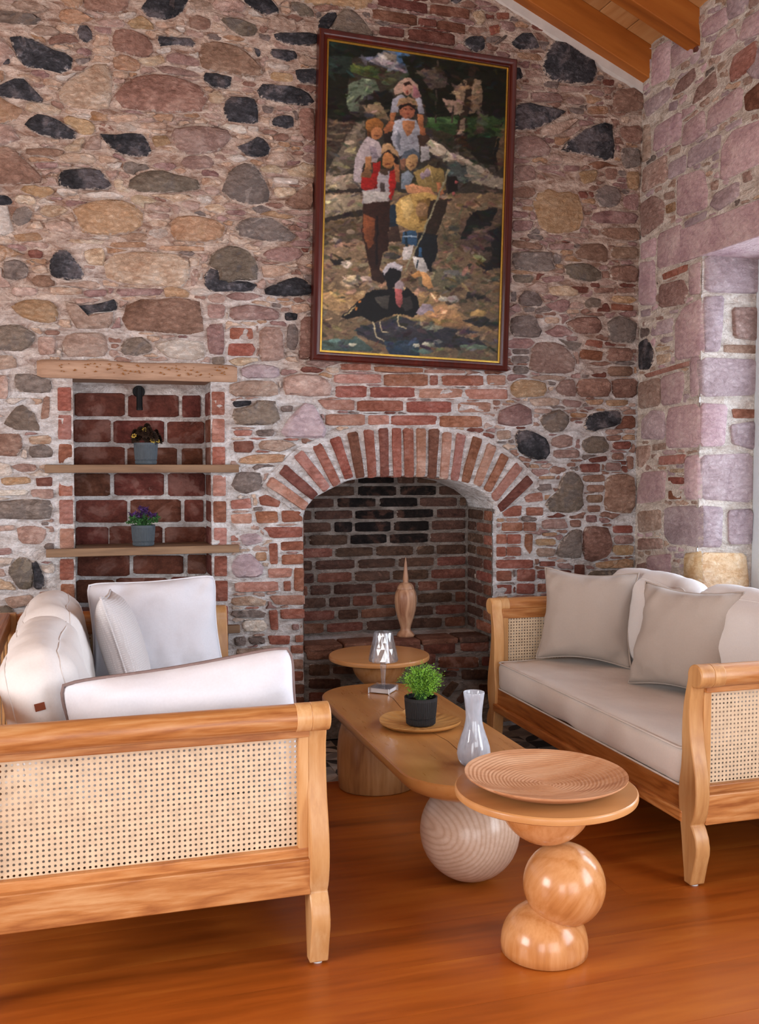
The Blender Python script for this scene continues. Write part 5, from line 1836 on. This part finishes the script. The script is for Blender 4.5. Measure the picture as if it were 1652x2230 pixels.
for j in range(len(rows) - 1):
    for k in range(ns):
        l = (k + 1) % ns; A, B, C_, D_ = j * ns + k, j * ns + l, (j + 1) * ns + l, (j + 1) * ns + k
        f += [(A, B, D_), (B, C_, D_)] if j % 2 == 0 else [(A, B, C_), (A, C_, D_)]
nin = len(v)
for z, r_ in ((0.126, 0.0562), (0.243, 0.0342)):
    for k in range(ns * 2): a = pi * k / ns; v.append((r_ * cos(a), r_ * sin(a), z))
for k in range(ns * 2):
    l = (k + 1) % (ns * 2); f.append((nin + l, nin + k, nin + 2 * ns + k, nin + 2 * ns + l))
tp = (len(rows) - 1) * ns
for k in range(ns):
    f.append((k, nin + 2 * k, nin + (2 * k + 1) % (2 * ns))); f.append((k, nin + (2 * k + 1) % (2 * ns), nin + (2 * k + 2) % (2 * ns), (k + 1) % ns))
    f.append((tp + k, nin + 2 * ns + (2 * k + 1) % (2 * ns), nin + 2 * ns + 2 * k)); f.append((tp + k, tp + (k + 1) % ns, nin + 2 * ns + (2 * k + 2) % (2 * ns), nin + 2 * ns + (2 * k + 1) % (2 * ns)))
m.add(v, f); m.build('lamp_shade', ACRYL, la, smooth=0)

# turned wooden jar on the hearth
wv = thing('wooden_jar', 'tall turned wooden jar with a spire lid standing in the fireplace', 'jar', (1.545, 4.585, 0.4515))
m = MB(); m.lathe([(0.0, 0.0), (0.043, 0.0), (0.045, 0.006), (0.040, 0.014), (0.027, 0.028), (0.025, 0.040), (0.030, 0.060), (0.041, 0.095), (0.050, 0.13), (0.0545, 0.17), (0.0545, 0.195), (0.050, 0.218), (0.044, 0.230), (0.0415, 0.233)], 44)
m.build('body', OLIVEW, wv, smooth=50)
m = MB(); m.lathe([(0.0415, 0.2335), (0.042, 0.238), (0.036, 0.252), (0.026, 0.261), (0.014, 0.266), (0.0125, 0.272), (0.0145, 0.28), (0.0125, 0.30), (0.009, 0.33), (0.005, 0.365), (0.0012, 0.388), (0.0, 0.389)], 36)
m.build('lid', OLIVEW, wv, smooth=50)

# ------------------------------------------------------------------ niche shelves and what stands on them
for k, (z0, z1, lab) in enumerate(((1.261, 1.296, 'brown plank shelf across the niche, uppermost of the three'), (0.902, 0.937, 'brown plank shelf across the niche, middle of the three'), (0.538, 0.574, 'brown plank shelf across the niche, lowest, behind the white pillow'))):
    xa, xb = (-0.124, 0.699)
    m = MB(); yf = WY - 0.045
    m.prism([(xa, yf), (xb, yf), (xb, WY - 0.012), (NX1 - 0.003, WY - 0.010), (NX1 - 0.003, NICHE_Y - 0.012), (NX0 + 0.003, NICHE_Y - 0.012), (NX0 + 0.003, WY - 0.010), (xa, WY - 0.012)], z0, z1, lambda a, b, d: (a, b, d))
    o = m.build('wall_shelf', SHELFW, smooth=0, bevel=0.003); tag(o, lab, 'shelf', 'shelves in the niche')
rq = random.Random(77)
f1 = thing('flower_pot', 'grey ribbed pot of dark cones and golden flowers on the upper niche shelf', 'plant', (0.299, 4.485, 1.2965))
ribbed_pot(f1, 0.045, 0.052, 0.096, POT_GREY, 44, 0.2)
def rosette(mb, c, r_, n_, up, tilts=((0.15, 1.0), (0.6, 0.85), (1.05, 0.65))):
    up = Vector(up).normalized(); x = up.orthogonal().normalized(); y = up.cross(x)
    for ring, (e, L) in enumerate(tilts):
        for k in range(n_ - ring):
            a = 2 * pi * (k + 0.5 * ring) / (n_ - ring)
            d = (x * cos(a) + y * sin(a)) * cos(e) + up * sin(e)
            blade(mb, Vector(c) + up * 0.002 * ring, d, up, r_ * L, r_ * 0.75, 0.6)
cones = MB(); golds = MB()
for i in range(24):
    a = rq.uniform(0, 2 * pi); r_ = rq.uniform(0.0, 0.055); z = 0.112 + rq.uniform(0.01, 0.06) * (1 - (r_ / 0.07) ** 2)
    c = (r_ * cos(a) * 1.1, r_ * sin(a), z); up = (c[0] * 10, c[1] * 10 - 0.4, 0.6)
    for s_ in range(3): rosette(cones, (c[0], c[1], c[2] - 0.008 * s_), 0.017 + 0.004 * s_, 8, up)
for c, r_ in (((-0.050, -0.030, 0.122), 0.015), ((-0.006, -0.040, 0.150), 0.014), ((0.026, -0.048, 0.100), 0.016), ((0.046, -0.036, 0.102), 0.014)):
    rosette(golds, c, r_, 7, (c[0] * 8, -0.7, 0.6), ((0.5, 1.0), (0.9, 0.8), (1.2, 0.6)))
    rosette(cones, (c[0], c[1] - 0.003, c[2] + 0.002), r_ * 0.7, 6, (c[0] * 8, -0.7, 0.6), ((0.8, 1.0), (1.1, 0.8)))
cones.build('cone_flowers', CONE, f1, smooth=0, fix=False); golds.build('gold_flowers', GOLDF, f1, smooth=0, fix=False)
f2 = thing('flower_pot', 'grey ribbed pot of purple flowers on the middle niche shelf', 'plant', (0.284, 4.485, 0.9375))
ribbed_pot(f2, 0.045, 0.052, 0.092, POT_GREY, 44, 0.2)
gr = MB(); pu = MB()
for i in range(95):
    a = rq.uniform(0, 2 * pi); r_ = rq.uniform(0.0, 0.06); z = 0.10 + rq.uniform(0, 0.065) * (1 - (r_ / 0.075) ** 2)
    q = Vector((r_ * cos(a) * 1.15, r_ * sin(a), z)); base = Vector((r_ * 0.4 * cos(a), r_ * 0.4 * sin(a), 0.085))
    gr.tube([base, base.lerp(q, 0.6) + Vector((0, 0, 0.006)), q], [0.001, 0.0008, 0.0005], 4)
    purple = z > 0.125 and r_ < 0.052
    for j in range(11):
        d = (rq.gauss(0, 1) + q.x * 8, rq.gauss(0, 1) + q.y * 8, rq.gauss(0.5, 0.7))
        blade(pu if purple else gr, q + Vector([rq.gauss(0, 0.004) for _ in range(3)]), d, (rq.gauss(0, 1), rq.gauss(0, 1), 1), rq.uniform(0.010, 0.018), rq.uniform(0.004, 0.007))
gr.build('leaves', LEAF, f2, smooth=0, fix=False); pu.build('blossoms', PURPLE, f2, smooth=0, fix=False)

sp = thing('wall_spotlight', 'small black spotlight pointing down at the top of the niche', 'lamp', (0.281, NICHE_Y, 1.628))
m = MB(); Mx = Matrix.Rotation(R(90), 4, 'X'); m.lathe([(0.027, 0.0), (0.027, 0.014), (0.024, 0.018)], 28, M=Mx); m.build('wall_plate', BLACK, sp, smooth=40)
m = MB(); m.tube([(0, -0.015, 0), (0, -0.045, 0.0)], 0.010, 12); m.build('arm', BLACK, sp, smooth=40)
m = MB(); m.lathe([(0.0125, 0.014), (0.0135, 0.010), (0.0135, -0.072), (0.0145, -0.074), (0.0145, -0.086), (0.011, -0.086), (0.010, -0.078)], 24, (0, -0.052, 0)); m.build('barrel', BLACK, sp, smooth=40)

# ------------------------------------------------------------------ framed oil painting
PY = WY - 0.045
pc = [on_plane(x, y, 1, PY) for x, y in ((690, 60), (1118, 132), (1108, 808), (682, 785))]
cen = sum(pc, Vector()) / 4
pw = ((pc[1] - pc[0]).length + (pc[2] - pc[3]).length) / 2; ph = ((pc[0] - pc[3]).length + (pc[1] - pc[2]).length) / 2
tilt = math.atan2(pc[0].z - pc[1].z + pc[3].z - pc[2].z, pc[1].x - pc[0].x + pc[2].x - pc[3].x)
pt = thing('framed_painting', 'large oil painting of peasant children and a turkey in a mahogany frame', 'painting', cen)
pt.rotation_euler = (0, tilt, 0)
ct_, st_ = cos(tilt), sin(tilt)
def canvas_uv(x, y):
    p = on_plane(x, y, 1, PY) - cen
    return (p.x * ct_ - p.z * st_, p.x * st_ + p.z * ct_)
hw, hh = pw / 2, ph / 2
def moulding(name, prof, mat):
    """prof: (inset from the outer edge, height towards the room)"""
    m = MB(); v = []
    for ins, d in prof:
        v += [(-hw + ins, -d, -hh + ins), (hw - ins, -d, -hh + ins), (hw - ins, -d, hh - ins), (-hw + ins, -d, hh - ins)]
    n_ = len(prof)
    f = [(4 * k + i, 4 * k + (i + 1) % 4, 4 * (k + 1) + (i + 1) % 4, 4 * (k + 1) + i) for k in range(n_ - 1) for i in range(4)]
    m.add(v, f); return m.build(name, mat, pt, smooth=30)
moulding('frame', [(0, -0.035), (0, 0.012), (0.006, 0.018), (0.018, 0.014), (0.026, 0.008), (0.034, 0.010), (0.038, 0.006), (0.038, -0.012)], FRAMEW)
moulding('gilt_slip', [(0.038, -0.006), (0.039, 0.002), (0.042, 0.003), (0.044, 0.000), (0.047, 0.000), (0.047, -0.012)], GOLD)
IN = 0.047
cw, ch = pw - 2 * IN, ph - 2 * IN
NXc, NZc = 300, 470
U = np.linspace(-cw / 2, cw / 2, NXc); V = np.linspace(-ch / 2, ch / 2, NZc)
UU, VV = np.meshgrid(U, V)
img = np.zeros((NZc, NXc, 3)); img[:] = (0x33, 0x2e, 0x27)
rsP = np.random.RandomState(4)
def smooth_noise(nx, nz):
    g = rsP.rand(nz + 2, nx + 2)
    x = np.linspace(0, nx, NXc); z = np.linspace(0, nz, NZc)
    xi = x.astype(int); zi = z.astype(int); fx = (x - xi)[None, :]; fz = (z - zi)[:, None]
    fx = fx * fx * (3 - 2 * fx); fz = fz * fz * (3 - 2 * fz)
    a = g[zi][:, xi]; b = g[zi][:, xi + 1]; c = g[zi + 1][:, xi]; d = g[zi + 1][:, xi + 1]
    return (a * (1 - fx) + b * fx) * (1 - fz) + (c * (1 - fx) + d * fx) * fz - 0.5
# hand-painted edges: look every shape up through a slightly wandering grid
WU = UU + 0.010 * smooth_noise(30, 45) + 0.004 * smooth_noise(110, 160); WV = VV + 0.008 * smooth_noise(30, 45) + 0.004 * smooth_noise(110, 160)
BR = (smooth_noise(60, 190) * 0.30 + smooth_noise(150, 300) * 0.22 + smooth_noise(16, 40) * 0.25)
def hexc(h): return np.array([int(h[i:i + 2], 16) for i in (0, 2, 4)], float)
def pmask(P):
    ins = np.zeros(UU.shape, bool); n = len(P); j = n - 1
    for i in range(n):
        xi, yi = P[i]; xj, yj = P[j]
        ins ^= ((yi > WV) != (yj > WV)) & (WU < (xj - xi) * (WV - yi) / (yj - yi + 1e-12) + xi); j = i
    return ins
OX, OY, SC = 670, 50, 3.591
def uvp(x, y): return canvas_uv(OX + x / SC, OY + y / SC)
def lay_on(mask, c):
    if not mask.any(): return
    u = UU[mask]; v = VV[mask]
    s = 0.5 * (v - v.min()) / max(1e-6, np.ptp(v)) - 0.5 * (u - u.min()) / max(1e-6, np.ptp(u))
    img[mask] = c[None, :] * (1 + 0.42 * s)[:, None]
def paint(text):
    for line in text.strip().split('\n'):
        t = line.split()
        c = hexc(t[0]); kind = t[1]
        if kind == 'e':                                   # ellipse cx cy rx ry
            for q in t[2:]:
                x, y, rx, ry = [float(k) for k in q.split(',')]
                P = [uvp(x + rx * cos(a), y + ry * sin(a)) for a in [2 * pi * k / 20 for k in range(20)]]
                lay_on(pmask(P), c)
        elif kind == 'l':                                 # line width pts
            w = float(t[2]); pts = [tuple(float(k) for k in q.split(',')) for q in t[3:]]
            for (xa, ya), (xb, yb) in zip(pts, pts[1:]):
                d = math.hypot(xb - xa, yb - ya); nx_, ny_ = -(yb - ya) / d * w / 2, (xb - xa) / d * w / 2
                lay_on(pmask([uvp(xa + nx_, ya + ny_), uvp(xb + nx_, yb + ny_), uvp(xb - nx_, yb - ny_), uvp(xa - nx_, ya - ny_)]), c)
        else:
            lay_on(pmask([uvp(*[float(k) for k in q.split(',')]) for q in t[2:]]), c)
paint('''
5f6470 p 330,240 590,180 780,220 800,400 640,370 480,300
a2989a p 480,300 600,240 700,300 740,370 640,350
3f5a78 p 690,220 800,240 770,340 690,290
80766a p 590,220 700,250 690,310 610,280
151a14 p 120,100 620,190 520,260 330,270 120,290
232e28 p 120,270 340,250 350,430 120,430
46532a p 330,330 480,330 640,380 760,390 600,450 340,390
2d3a24 p 400,360 600,380 760,400 640,430 420,400
15160f p 120,400 330,390 300,560 330,700 430,760 120,790
56604f p 320,480 420,430 530,440 560,520 480,560 400,620 400,700 330,690 300,600
3b3a2e p 540,400 700,380 790,400 760,460 600,490
181814 p 470,570 640,500 700,640 620,740 420,640
806c55 p 420,640 560,620 620,690 640,770 560,730 450,690
14160f p 740,250 860,250 1560,360 1560,760 940,740 880,560 790,420
4c423b p 850,370 1000,340 1100,400 1080,500 960,520 900,430
75624f p 1150,500 1240,430 1360,440 1370,640 1300,700 1180,720 1160,600
8e7566 p 1050,580 1160,600 1180,700 1140,730 1080,650
26381f p 930,740 1100,730 1400,720 1560,740 1560,1000 1300,960 1100,900 940,830
45603a p 930,735 1150,745 1190,785 960,795
2c2a1e p 950,820 1150,880 1300,960 1200,1010 1050,930
2a2019 p 1270,330 1325,340 1275,600 1245,760 1255,970 1150,950 1180,740 1230,600
786656 p 1190,760 1232,740 1222,860 1168,935
51453a p 1285,540 1330,600 1385,860 1330,860 1330,700
3a332b l 14 1012,290 1004,780
3a332b l 14 1140,640 1130,780
2c241d l 18 1110,400 1180,430 1240,500
181813 p 1250,900 1560,880 1560,1140 1350,1090 1250,990
968978 p 930,890 1020,930 1120,1010 1400,1130 1440,1190 1560,1220 1560,1310 1300,1250 1150,1110 940,1000
6f6a5e p 1150,1080 1300,1120 1400,1200 1260,1240
3c413e p 1090,1080 1240,1090 1260,1260 1100,1220
564533 p 1560,760 1490,880 1450,1010 1480,1150 1560,1120
121310 l 20 1500,900 1460,1020 1490,1120
3a2f27 p 120,760 430,760 400,960 260,960 120,1100
74604d l 16 180,775 350,780
74604d l 16 160,815 330,820
74604d l 16 150,858 300,865
6a5746 l 16 145,905 280,915
62574a p 140,1190 280,940 370,770 440,755 450,900 400,1000 360,1130 260,1190
7a6c5a p 300,960 380,790 420,780 400,900 340,1050
968470 p 110,1190 360,1180 390,1230 440,1290 110,1310
2a2420 p 120,1320 430,1295 440,1345 120,1375
8b7c67 p 110,1375 440,1350 440,1420 110,1430
''')
OY = 420
paint('''
6a5742 p 90,0 1560,0 1560,1340 90,1280
8b7c66 p 100,10 430,10 440,130 300,150 100,200
2c2621 p 120,200 300,150 440,120 440,180 250,200 130,235
554636 p 120,235 440,190 440,380 120,420
8a6a54 p 180,400 420,370 460,410 220,440
75604a p 120,430 480,400 1000,600 900,760 300,700 120,720
5a5340 p 860,640 1150,560 1300,640 1100,780 880,770
8b6f4e p 100,740 400,770 1000,770 1120,900 1520,1110 900,1000 400,960 100,900
9a7450 p 880,900 1100,870 1260,1050 1000,1040
584c3a p 1000,140 1200,170 1190,430 1030,460
7a6248 p 1060,230 1130,200 1120,260 1070,280
4a3b31 p 1200,200 1530,120 1530,580 1350,520 1190,430
161614 p 1200,360 1240,220 1330,130 1490,120 1420,270 1300,300 1230,360
141413 p 1420,300 1530,260 1530,580 1390,600 1440,470
171513 p 1330,520 1460,560 1460,600 1370,590
2c2a2e p 370,1060 700,960 1050,1050 1290,1080 1420,1210 900,1210 600,1190 400,1130
26333f p 590,1160 870,1150 870,1290 640,1270
3f4d47 p 110,1150 420,1140 520,1230 110,1250
232120 p 1200,990 1400,970 1510,1050 1320,1040
23201e p 1260,770 1400,810 1380,830 1240,830
201d1b p 170,520 290,520 280,560 220,570
b5a690 e 310,555,44,27
a8937a e 318,700,46,36
5a5348 e 378,665,36,26
a28d80 e 458,672,50,24
9a8a78 e 205,365,42,18
8c7864 e 340,305,36,18
6e5545 e 430,612,30,18 385,600,32,18
9c9384 e 1062,832,42,22
8c837b e 1140,830,42,30
a08060 e 1150,892,52,25
8f7448 e 1340,940,64,28
6e5e54 e 1250,445,30,22 1315,470,32,24
5b5752 e 1130,625,64,26
645e58 e 1228,632,36,18
aaa58f e 940,1182,54,24 850,1192,26,16 350,1185,32,14
52655a e 920,1240,58,22
705f4f e 1190,1105,40,20
6e5948 e 1310,1120,84,18
7e7964 e 1000,1052,66,20
8f7e64 e 900,1026,54,20
52604f e 1300,1205,110,22
6f6565 e 1015,1165,36,18
3a3834 e 660,495,70,28
''')
rD = random.Random(8)
def dabs(n, l0, l1, var, hue):
    du, dv = cw / (NXc - 1), ch / (NZc - 1)
    for _ in range(n):
        i = rD.randrange(NXc); j = rD.randrange(NZc)
        a_ = rD.gauss(0.1, 0.5); L = rD.uniform(l0, l1); W_ = L * rD.uniform(0.15, 0.4)
        ri = int(L / du) + 1; rj = int(L / dv) + 1
        i0, i1, j0, j1 = max(0, i - ri), min(NXc, i + ri + 1), max(0, j - rj), min(NZc, j + rj + 1)
        X = UU[j0:j1, i0:i1] - U[i]; Z = VV[j0:j1, i0:i1] - V[j]
        m_ = ((X * cos(a_) + Z * sin(a_)) / L) ** 2 + ((-X * sin(a_) + Z * cos(a_)) / W_) ** 2 < 1
        c_ = img[j, i].copy() * (1 + rD.gauss(0, var)) + np.array([rD.gauss(0, hue), rD.gauss(0, hue * 0.7), rD.gauss(0, hue)])
        s_ = img[j0:j1, i0:i1]; s_[m_] = 0.35 * s_[m_] + 0.65 * c_
dabs(2600, 0.008, 0.03, 0.30, 7)
OY = 50
paint('''
221c1a p 590,860 660,850 665,945 600,935
94929a p 650,700 665,600 735,545 760,570 730,640 705,700
94929a p 835,560 885,590 910,700 870,712 850,640
a28676 p 672,510 720,450 790,420 862,480 885,575 830,590 790,470 740,535 690,560
94646a p 825,475 872,520 876,580 830,575
a9806e e 783,508,40,50
2a1c17 p 750,470 790,455 825,485 800,480 770,490
6a3a30 e 783,538,10,12
96603f p 648,700 684,700 675,795 642,795
96603f p 862,712 902,712 908,825 878,855
97979e p 680,770 735,745 860,760 880,830 870,1010 720,1040 650,900
6d7078 p 700,830 730,900 720,1000 690,940
a06c4a p 735,765 845,765 835,830 785,895 748,825
9c6048 e 780,680,60,74
8f7254 p 700,650 715,590 790,565 848,605 858,650 780,618
1e1613 p 712,650 780,622 850,648 835,665 780,640 725,680
7a3f30 e 778,712,18,8
3a2018 l 8 750,672 775,672
3a2018 l 8 795,668 820,668
935a3b p 586,835 640,765 684,785 664,835 600,865
935a3b p 870,800 920,820 930,880 880,870
3a2a22 p 855,880 935,870 955,905 900,970 868,945
8d8988 p 880,955 955,960 958,1065 885,1090
8c5b30 e 520,800,74,58
a86f48 e 538,862,46,52
5e3a1e p 455,830 490,850 500,880 470,890
4a2418 l 7 525,880 560,882
a69898 p 425,935 470,885 560,930 595,1000 545,1085 440,1095 425,1255 355,1235 365,1080 400,980
857980 p 480,960 540,980 560,1060 500,1060
9a6a45 p 455,1050 495,1040 505,1145 450,1150
6f4e33 p 415,1190 470,1125 515,1200 505,1260 430,1255
9c7c5a p 575,1020 588,945 650,945 715,1010 712,1060 640,990
1e1512 p 590,1015 640,990 710,1045 705,1110 670,1120 690,1050
a66e42 e 632,1072,50,66
5a2a1a l 9 605,1105 650,1100
96201c p 515,1095 570,1080 575,1165 555,1270 500,1345 415,1295 425,1205 500,1210
96201c p 640,1170 690,1130 705,1210 650,1390 618,1345
5c1412 p 560,1240 540,1320 500,1345 520,1280
9a9192 p 560,1165 640,1155 640,1300 625,1420 435,1420 425,1315 540,1295
3d3330 p 570,1250 610,1250 600,1400 560,1400
4a382c p 565,1140 632,1140 628,1190 575,1185
8a5a3c p 680,1090 720,1110 720,1250 690,1240
4c535c p 725,1065 755,1000 830,978 878,1020 866,1085 770,1085
6e4d3c p 725,1060 772,1060 765,1155 728,1145
9f7c54 e 815,1085,48,60
5a3a2a l 6 790,1085 812,1088
5a3a2a l 8 805,1118 835,1112
7e6a40 p 830,1165 950,1110 1060,1150 1080,1300 1000,1320 880,1290
a58f62 l 8 900,1150 930,1260
a58f62 l 8 960,1130 980,1250
8d7a80 e 940,1175,26,34 905,1190,20,30
1a1512 p 1080,1210 1165,1195 1178,1310 1100,1340
8c4a48 e 1157,1245,12,14 1145,1338,12,12
6d747c p 728,1185 790,1148 835,1200 805,1260 785,1310 735,1295
b17c58 p 765,1270 830,1258 960,1290 995,1335 950,1365 780,1325
9a6242 p 1000,1240 1040,1250 1065,1330 1030,1350
7e7860 l 14 1105,1140 1000,1400
''')
OY = 420
paint('''
1e2a34 p 625,100 705,90 705,260 640,260
3a2a22 p 645,260 700,260 735,385 620,385
a69e97 p 425,-10 650,-10 605,75 500,115 445,80
2d1b15 p 438,80 645,60 635,300 622,450 585,475 565,610 498,610 455,490 428,300
6e3e26 p 438,160 520,200 520,390 470,445 436,300
181010 l 18 540,180 545,560
2e1e18 p 498,600 562,600 625,665 585,710 505,675
a8884e p 690,90 750,20 900,-10 1010,20 965,210 900,290 830,310 690,235
c4a468 p 730,60 800,20 830,120 790,220 740,180
70552f p 850,60 960,40 950,200 880,240
8a6a4a e 890,130,50,60
2a2018 p 955,60 1100,50 1050,210 1000,330 915,310
2c465e p 745,310 850,285 865,410 738,400
1a2830 l 14 765,300 770,420
b5ada6 p 742,430 825,400 805,525 748,520
8fa0ae l 12 745,345 855,335
15181a p 865,300 1018,330 1005,510 962,610 835,510
2c4a66 p 880,420 900,430 890,500 865,490
ada69f p 818,500 900,500 948,605 922,632 838,595
1c2830 l 12 860,520 850,590
b28354 p 885,610 930,620 985,735 950,752 898,705
a87848 p 808,645 880,600 892,652 830,668
807a60 l 13 1032,-5 880,360 760,610
101011 p 255,975 400,840 500,758 640,748 785,738 865,820 880,930 820,968 680,945 560,990 505,1010 425,965 320,988
3c3833 p 520,820 640,790 620,905 560,885
2e2b29 p 700,840 800,800 830,900 760,930
151517 p 596,665 588,600 640,548 722,560 738,645 705,705 640,765 618,705
ada6a8 p 586,610 615,558 680,536 740,568 732,612 690,590 640,582 608,650
151517 e 668,640,52,38
8d7c7c e 720,725,36,42
b99a70 p 745,735 782,745 750,765
954f4c p 688,740 732,750 744,865 722,905 688,855
8d7e84 p 848,935 900,858 962,868 990,935 940,922 880,958
a8946c l 12 290,960 380,880
b8743c e 405,852,14,10 385,905,9,9
ab9c7a l 10 500,1000 540,1130 595,1165
ab9c7a l 10 560,1000 580,1085 635,1092
ab9c7a l 10 705,955 715,1045 775,1065
''')
dabs(3500, 0.003, 0.009, 0.22, 5)
for _ in range(1):
    q = np.pad(img, ((1, 1), (1, 1), (0, 0)), mode='edge'); img = (2 * q[1:-1, 1:-1] + q[:-2, 1:-1] + q[2:, 1:-1] + q[1:-1, :-2] + q[1:-1, 2:]) / 6
img *= (1 + 0.7 * BR)[:, :, None]
img = np.clip(img, 8, 235) / 255
img = np.where(img > 0.04045, ((img + 0.055) / 1.055) ** 2.4, img / 12.92) * 0.95
m = MB()
vv = np.zeros((NZc * NXc, 3)); vv[:, 0] = UU.ravel(); vv[:, 2] = VV.ravel()
# faint impasto relief
vv[:, 1] = -0.0008 * BR.ravel()
ii = np.arange(NZc * NXc).reshape(NZc, NXc)
ff = np.stack([ii[:-1, :-1], ii[:-1, 1:], ii[1:, 1:], ii[1:, :-1]], -1).reshape(-1, 4)
me = bpy.data.meshes.new('canvas')
me.vertices.add(len(vv)); me.vertices.foreach_set('co', vv.ravel().astype(np.float32))
me.loops.add(len(ff) * 4); me.loops.foreach_set('vertex_index', ff.ravel().astype(np.int32))
me.polygons.add(len(ff)); me.polygons.foreach_set('loop_start', np.arange(0, len(ff) * 4, 4, dtype=np.int32))
me.update(calc_edges=True)
at = me.color_attributes.new('paint', 'FLOAT_COLOR', 'POINT')
at.data.foreach_set('color', np.concatenate([img.reshape(-1, 3), np.ones((len(vv), 1))], 1).astype(np.float32).ravel())
me.shade_smooth()
nt = NT('oil_paint')
nt.set(Base_Color=nt.n('ShaderNodeAttribute', attribute_name='paint').outputs['Color'], Roughness=0.55, Specular_IOR_Level=0.25)
nt.set(Normal=nt.bump(nt.noise(objc(nt), 220, 3, 0.6), 0.2, 0.001))
me.materials.append(nt.m)
o = bpy.data.objects.new('canvas', me); COL.objects.link(o); o.parent = pt; o.location = (0, 0.004, 0)
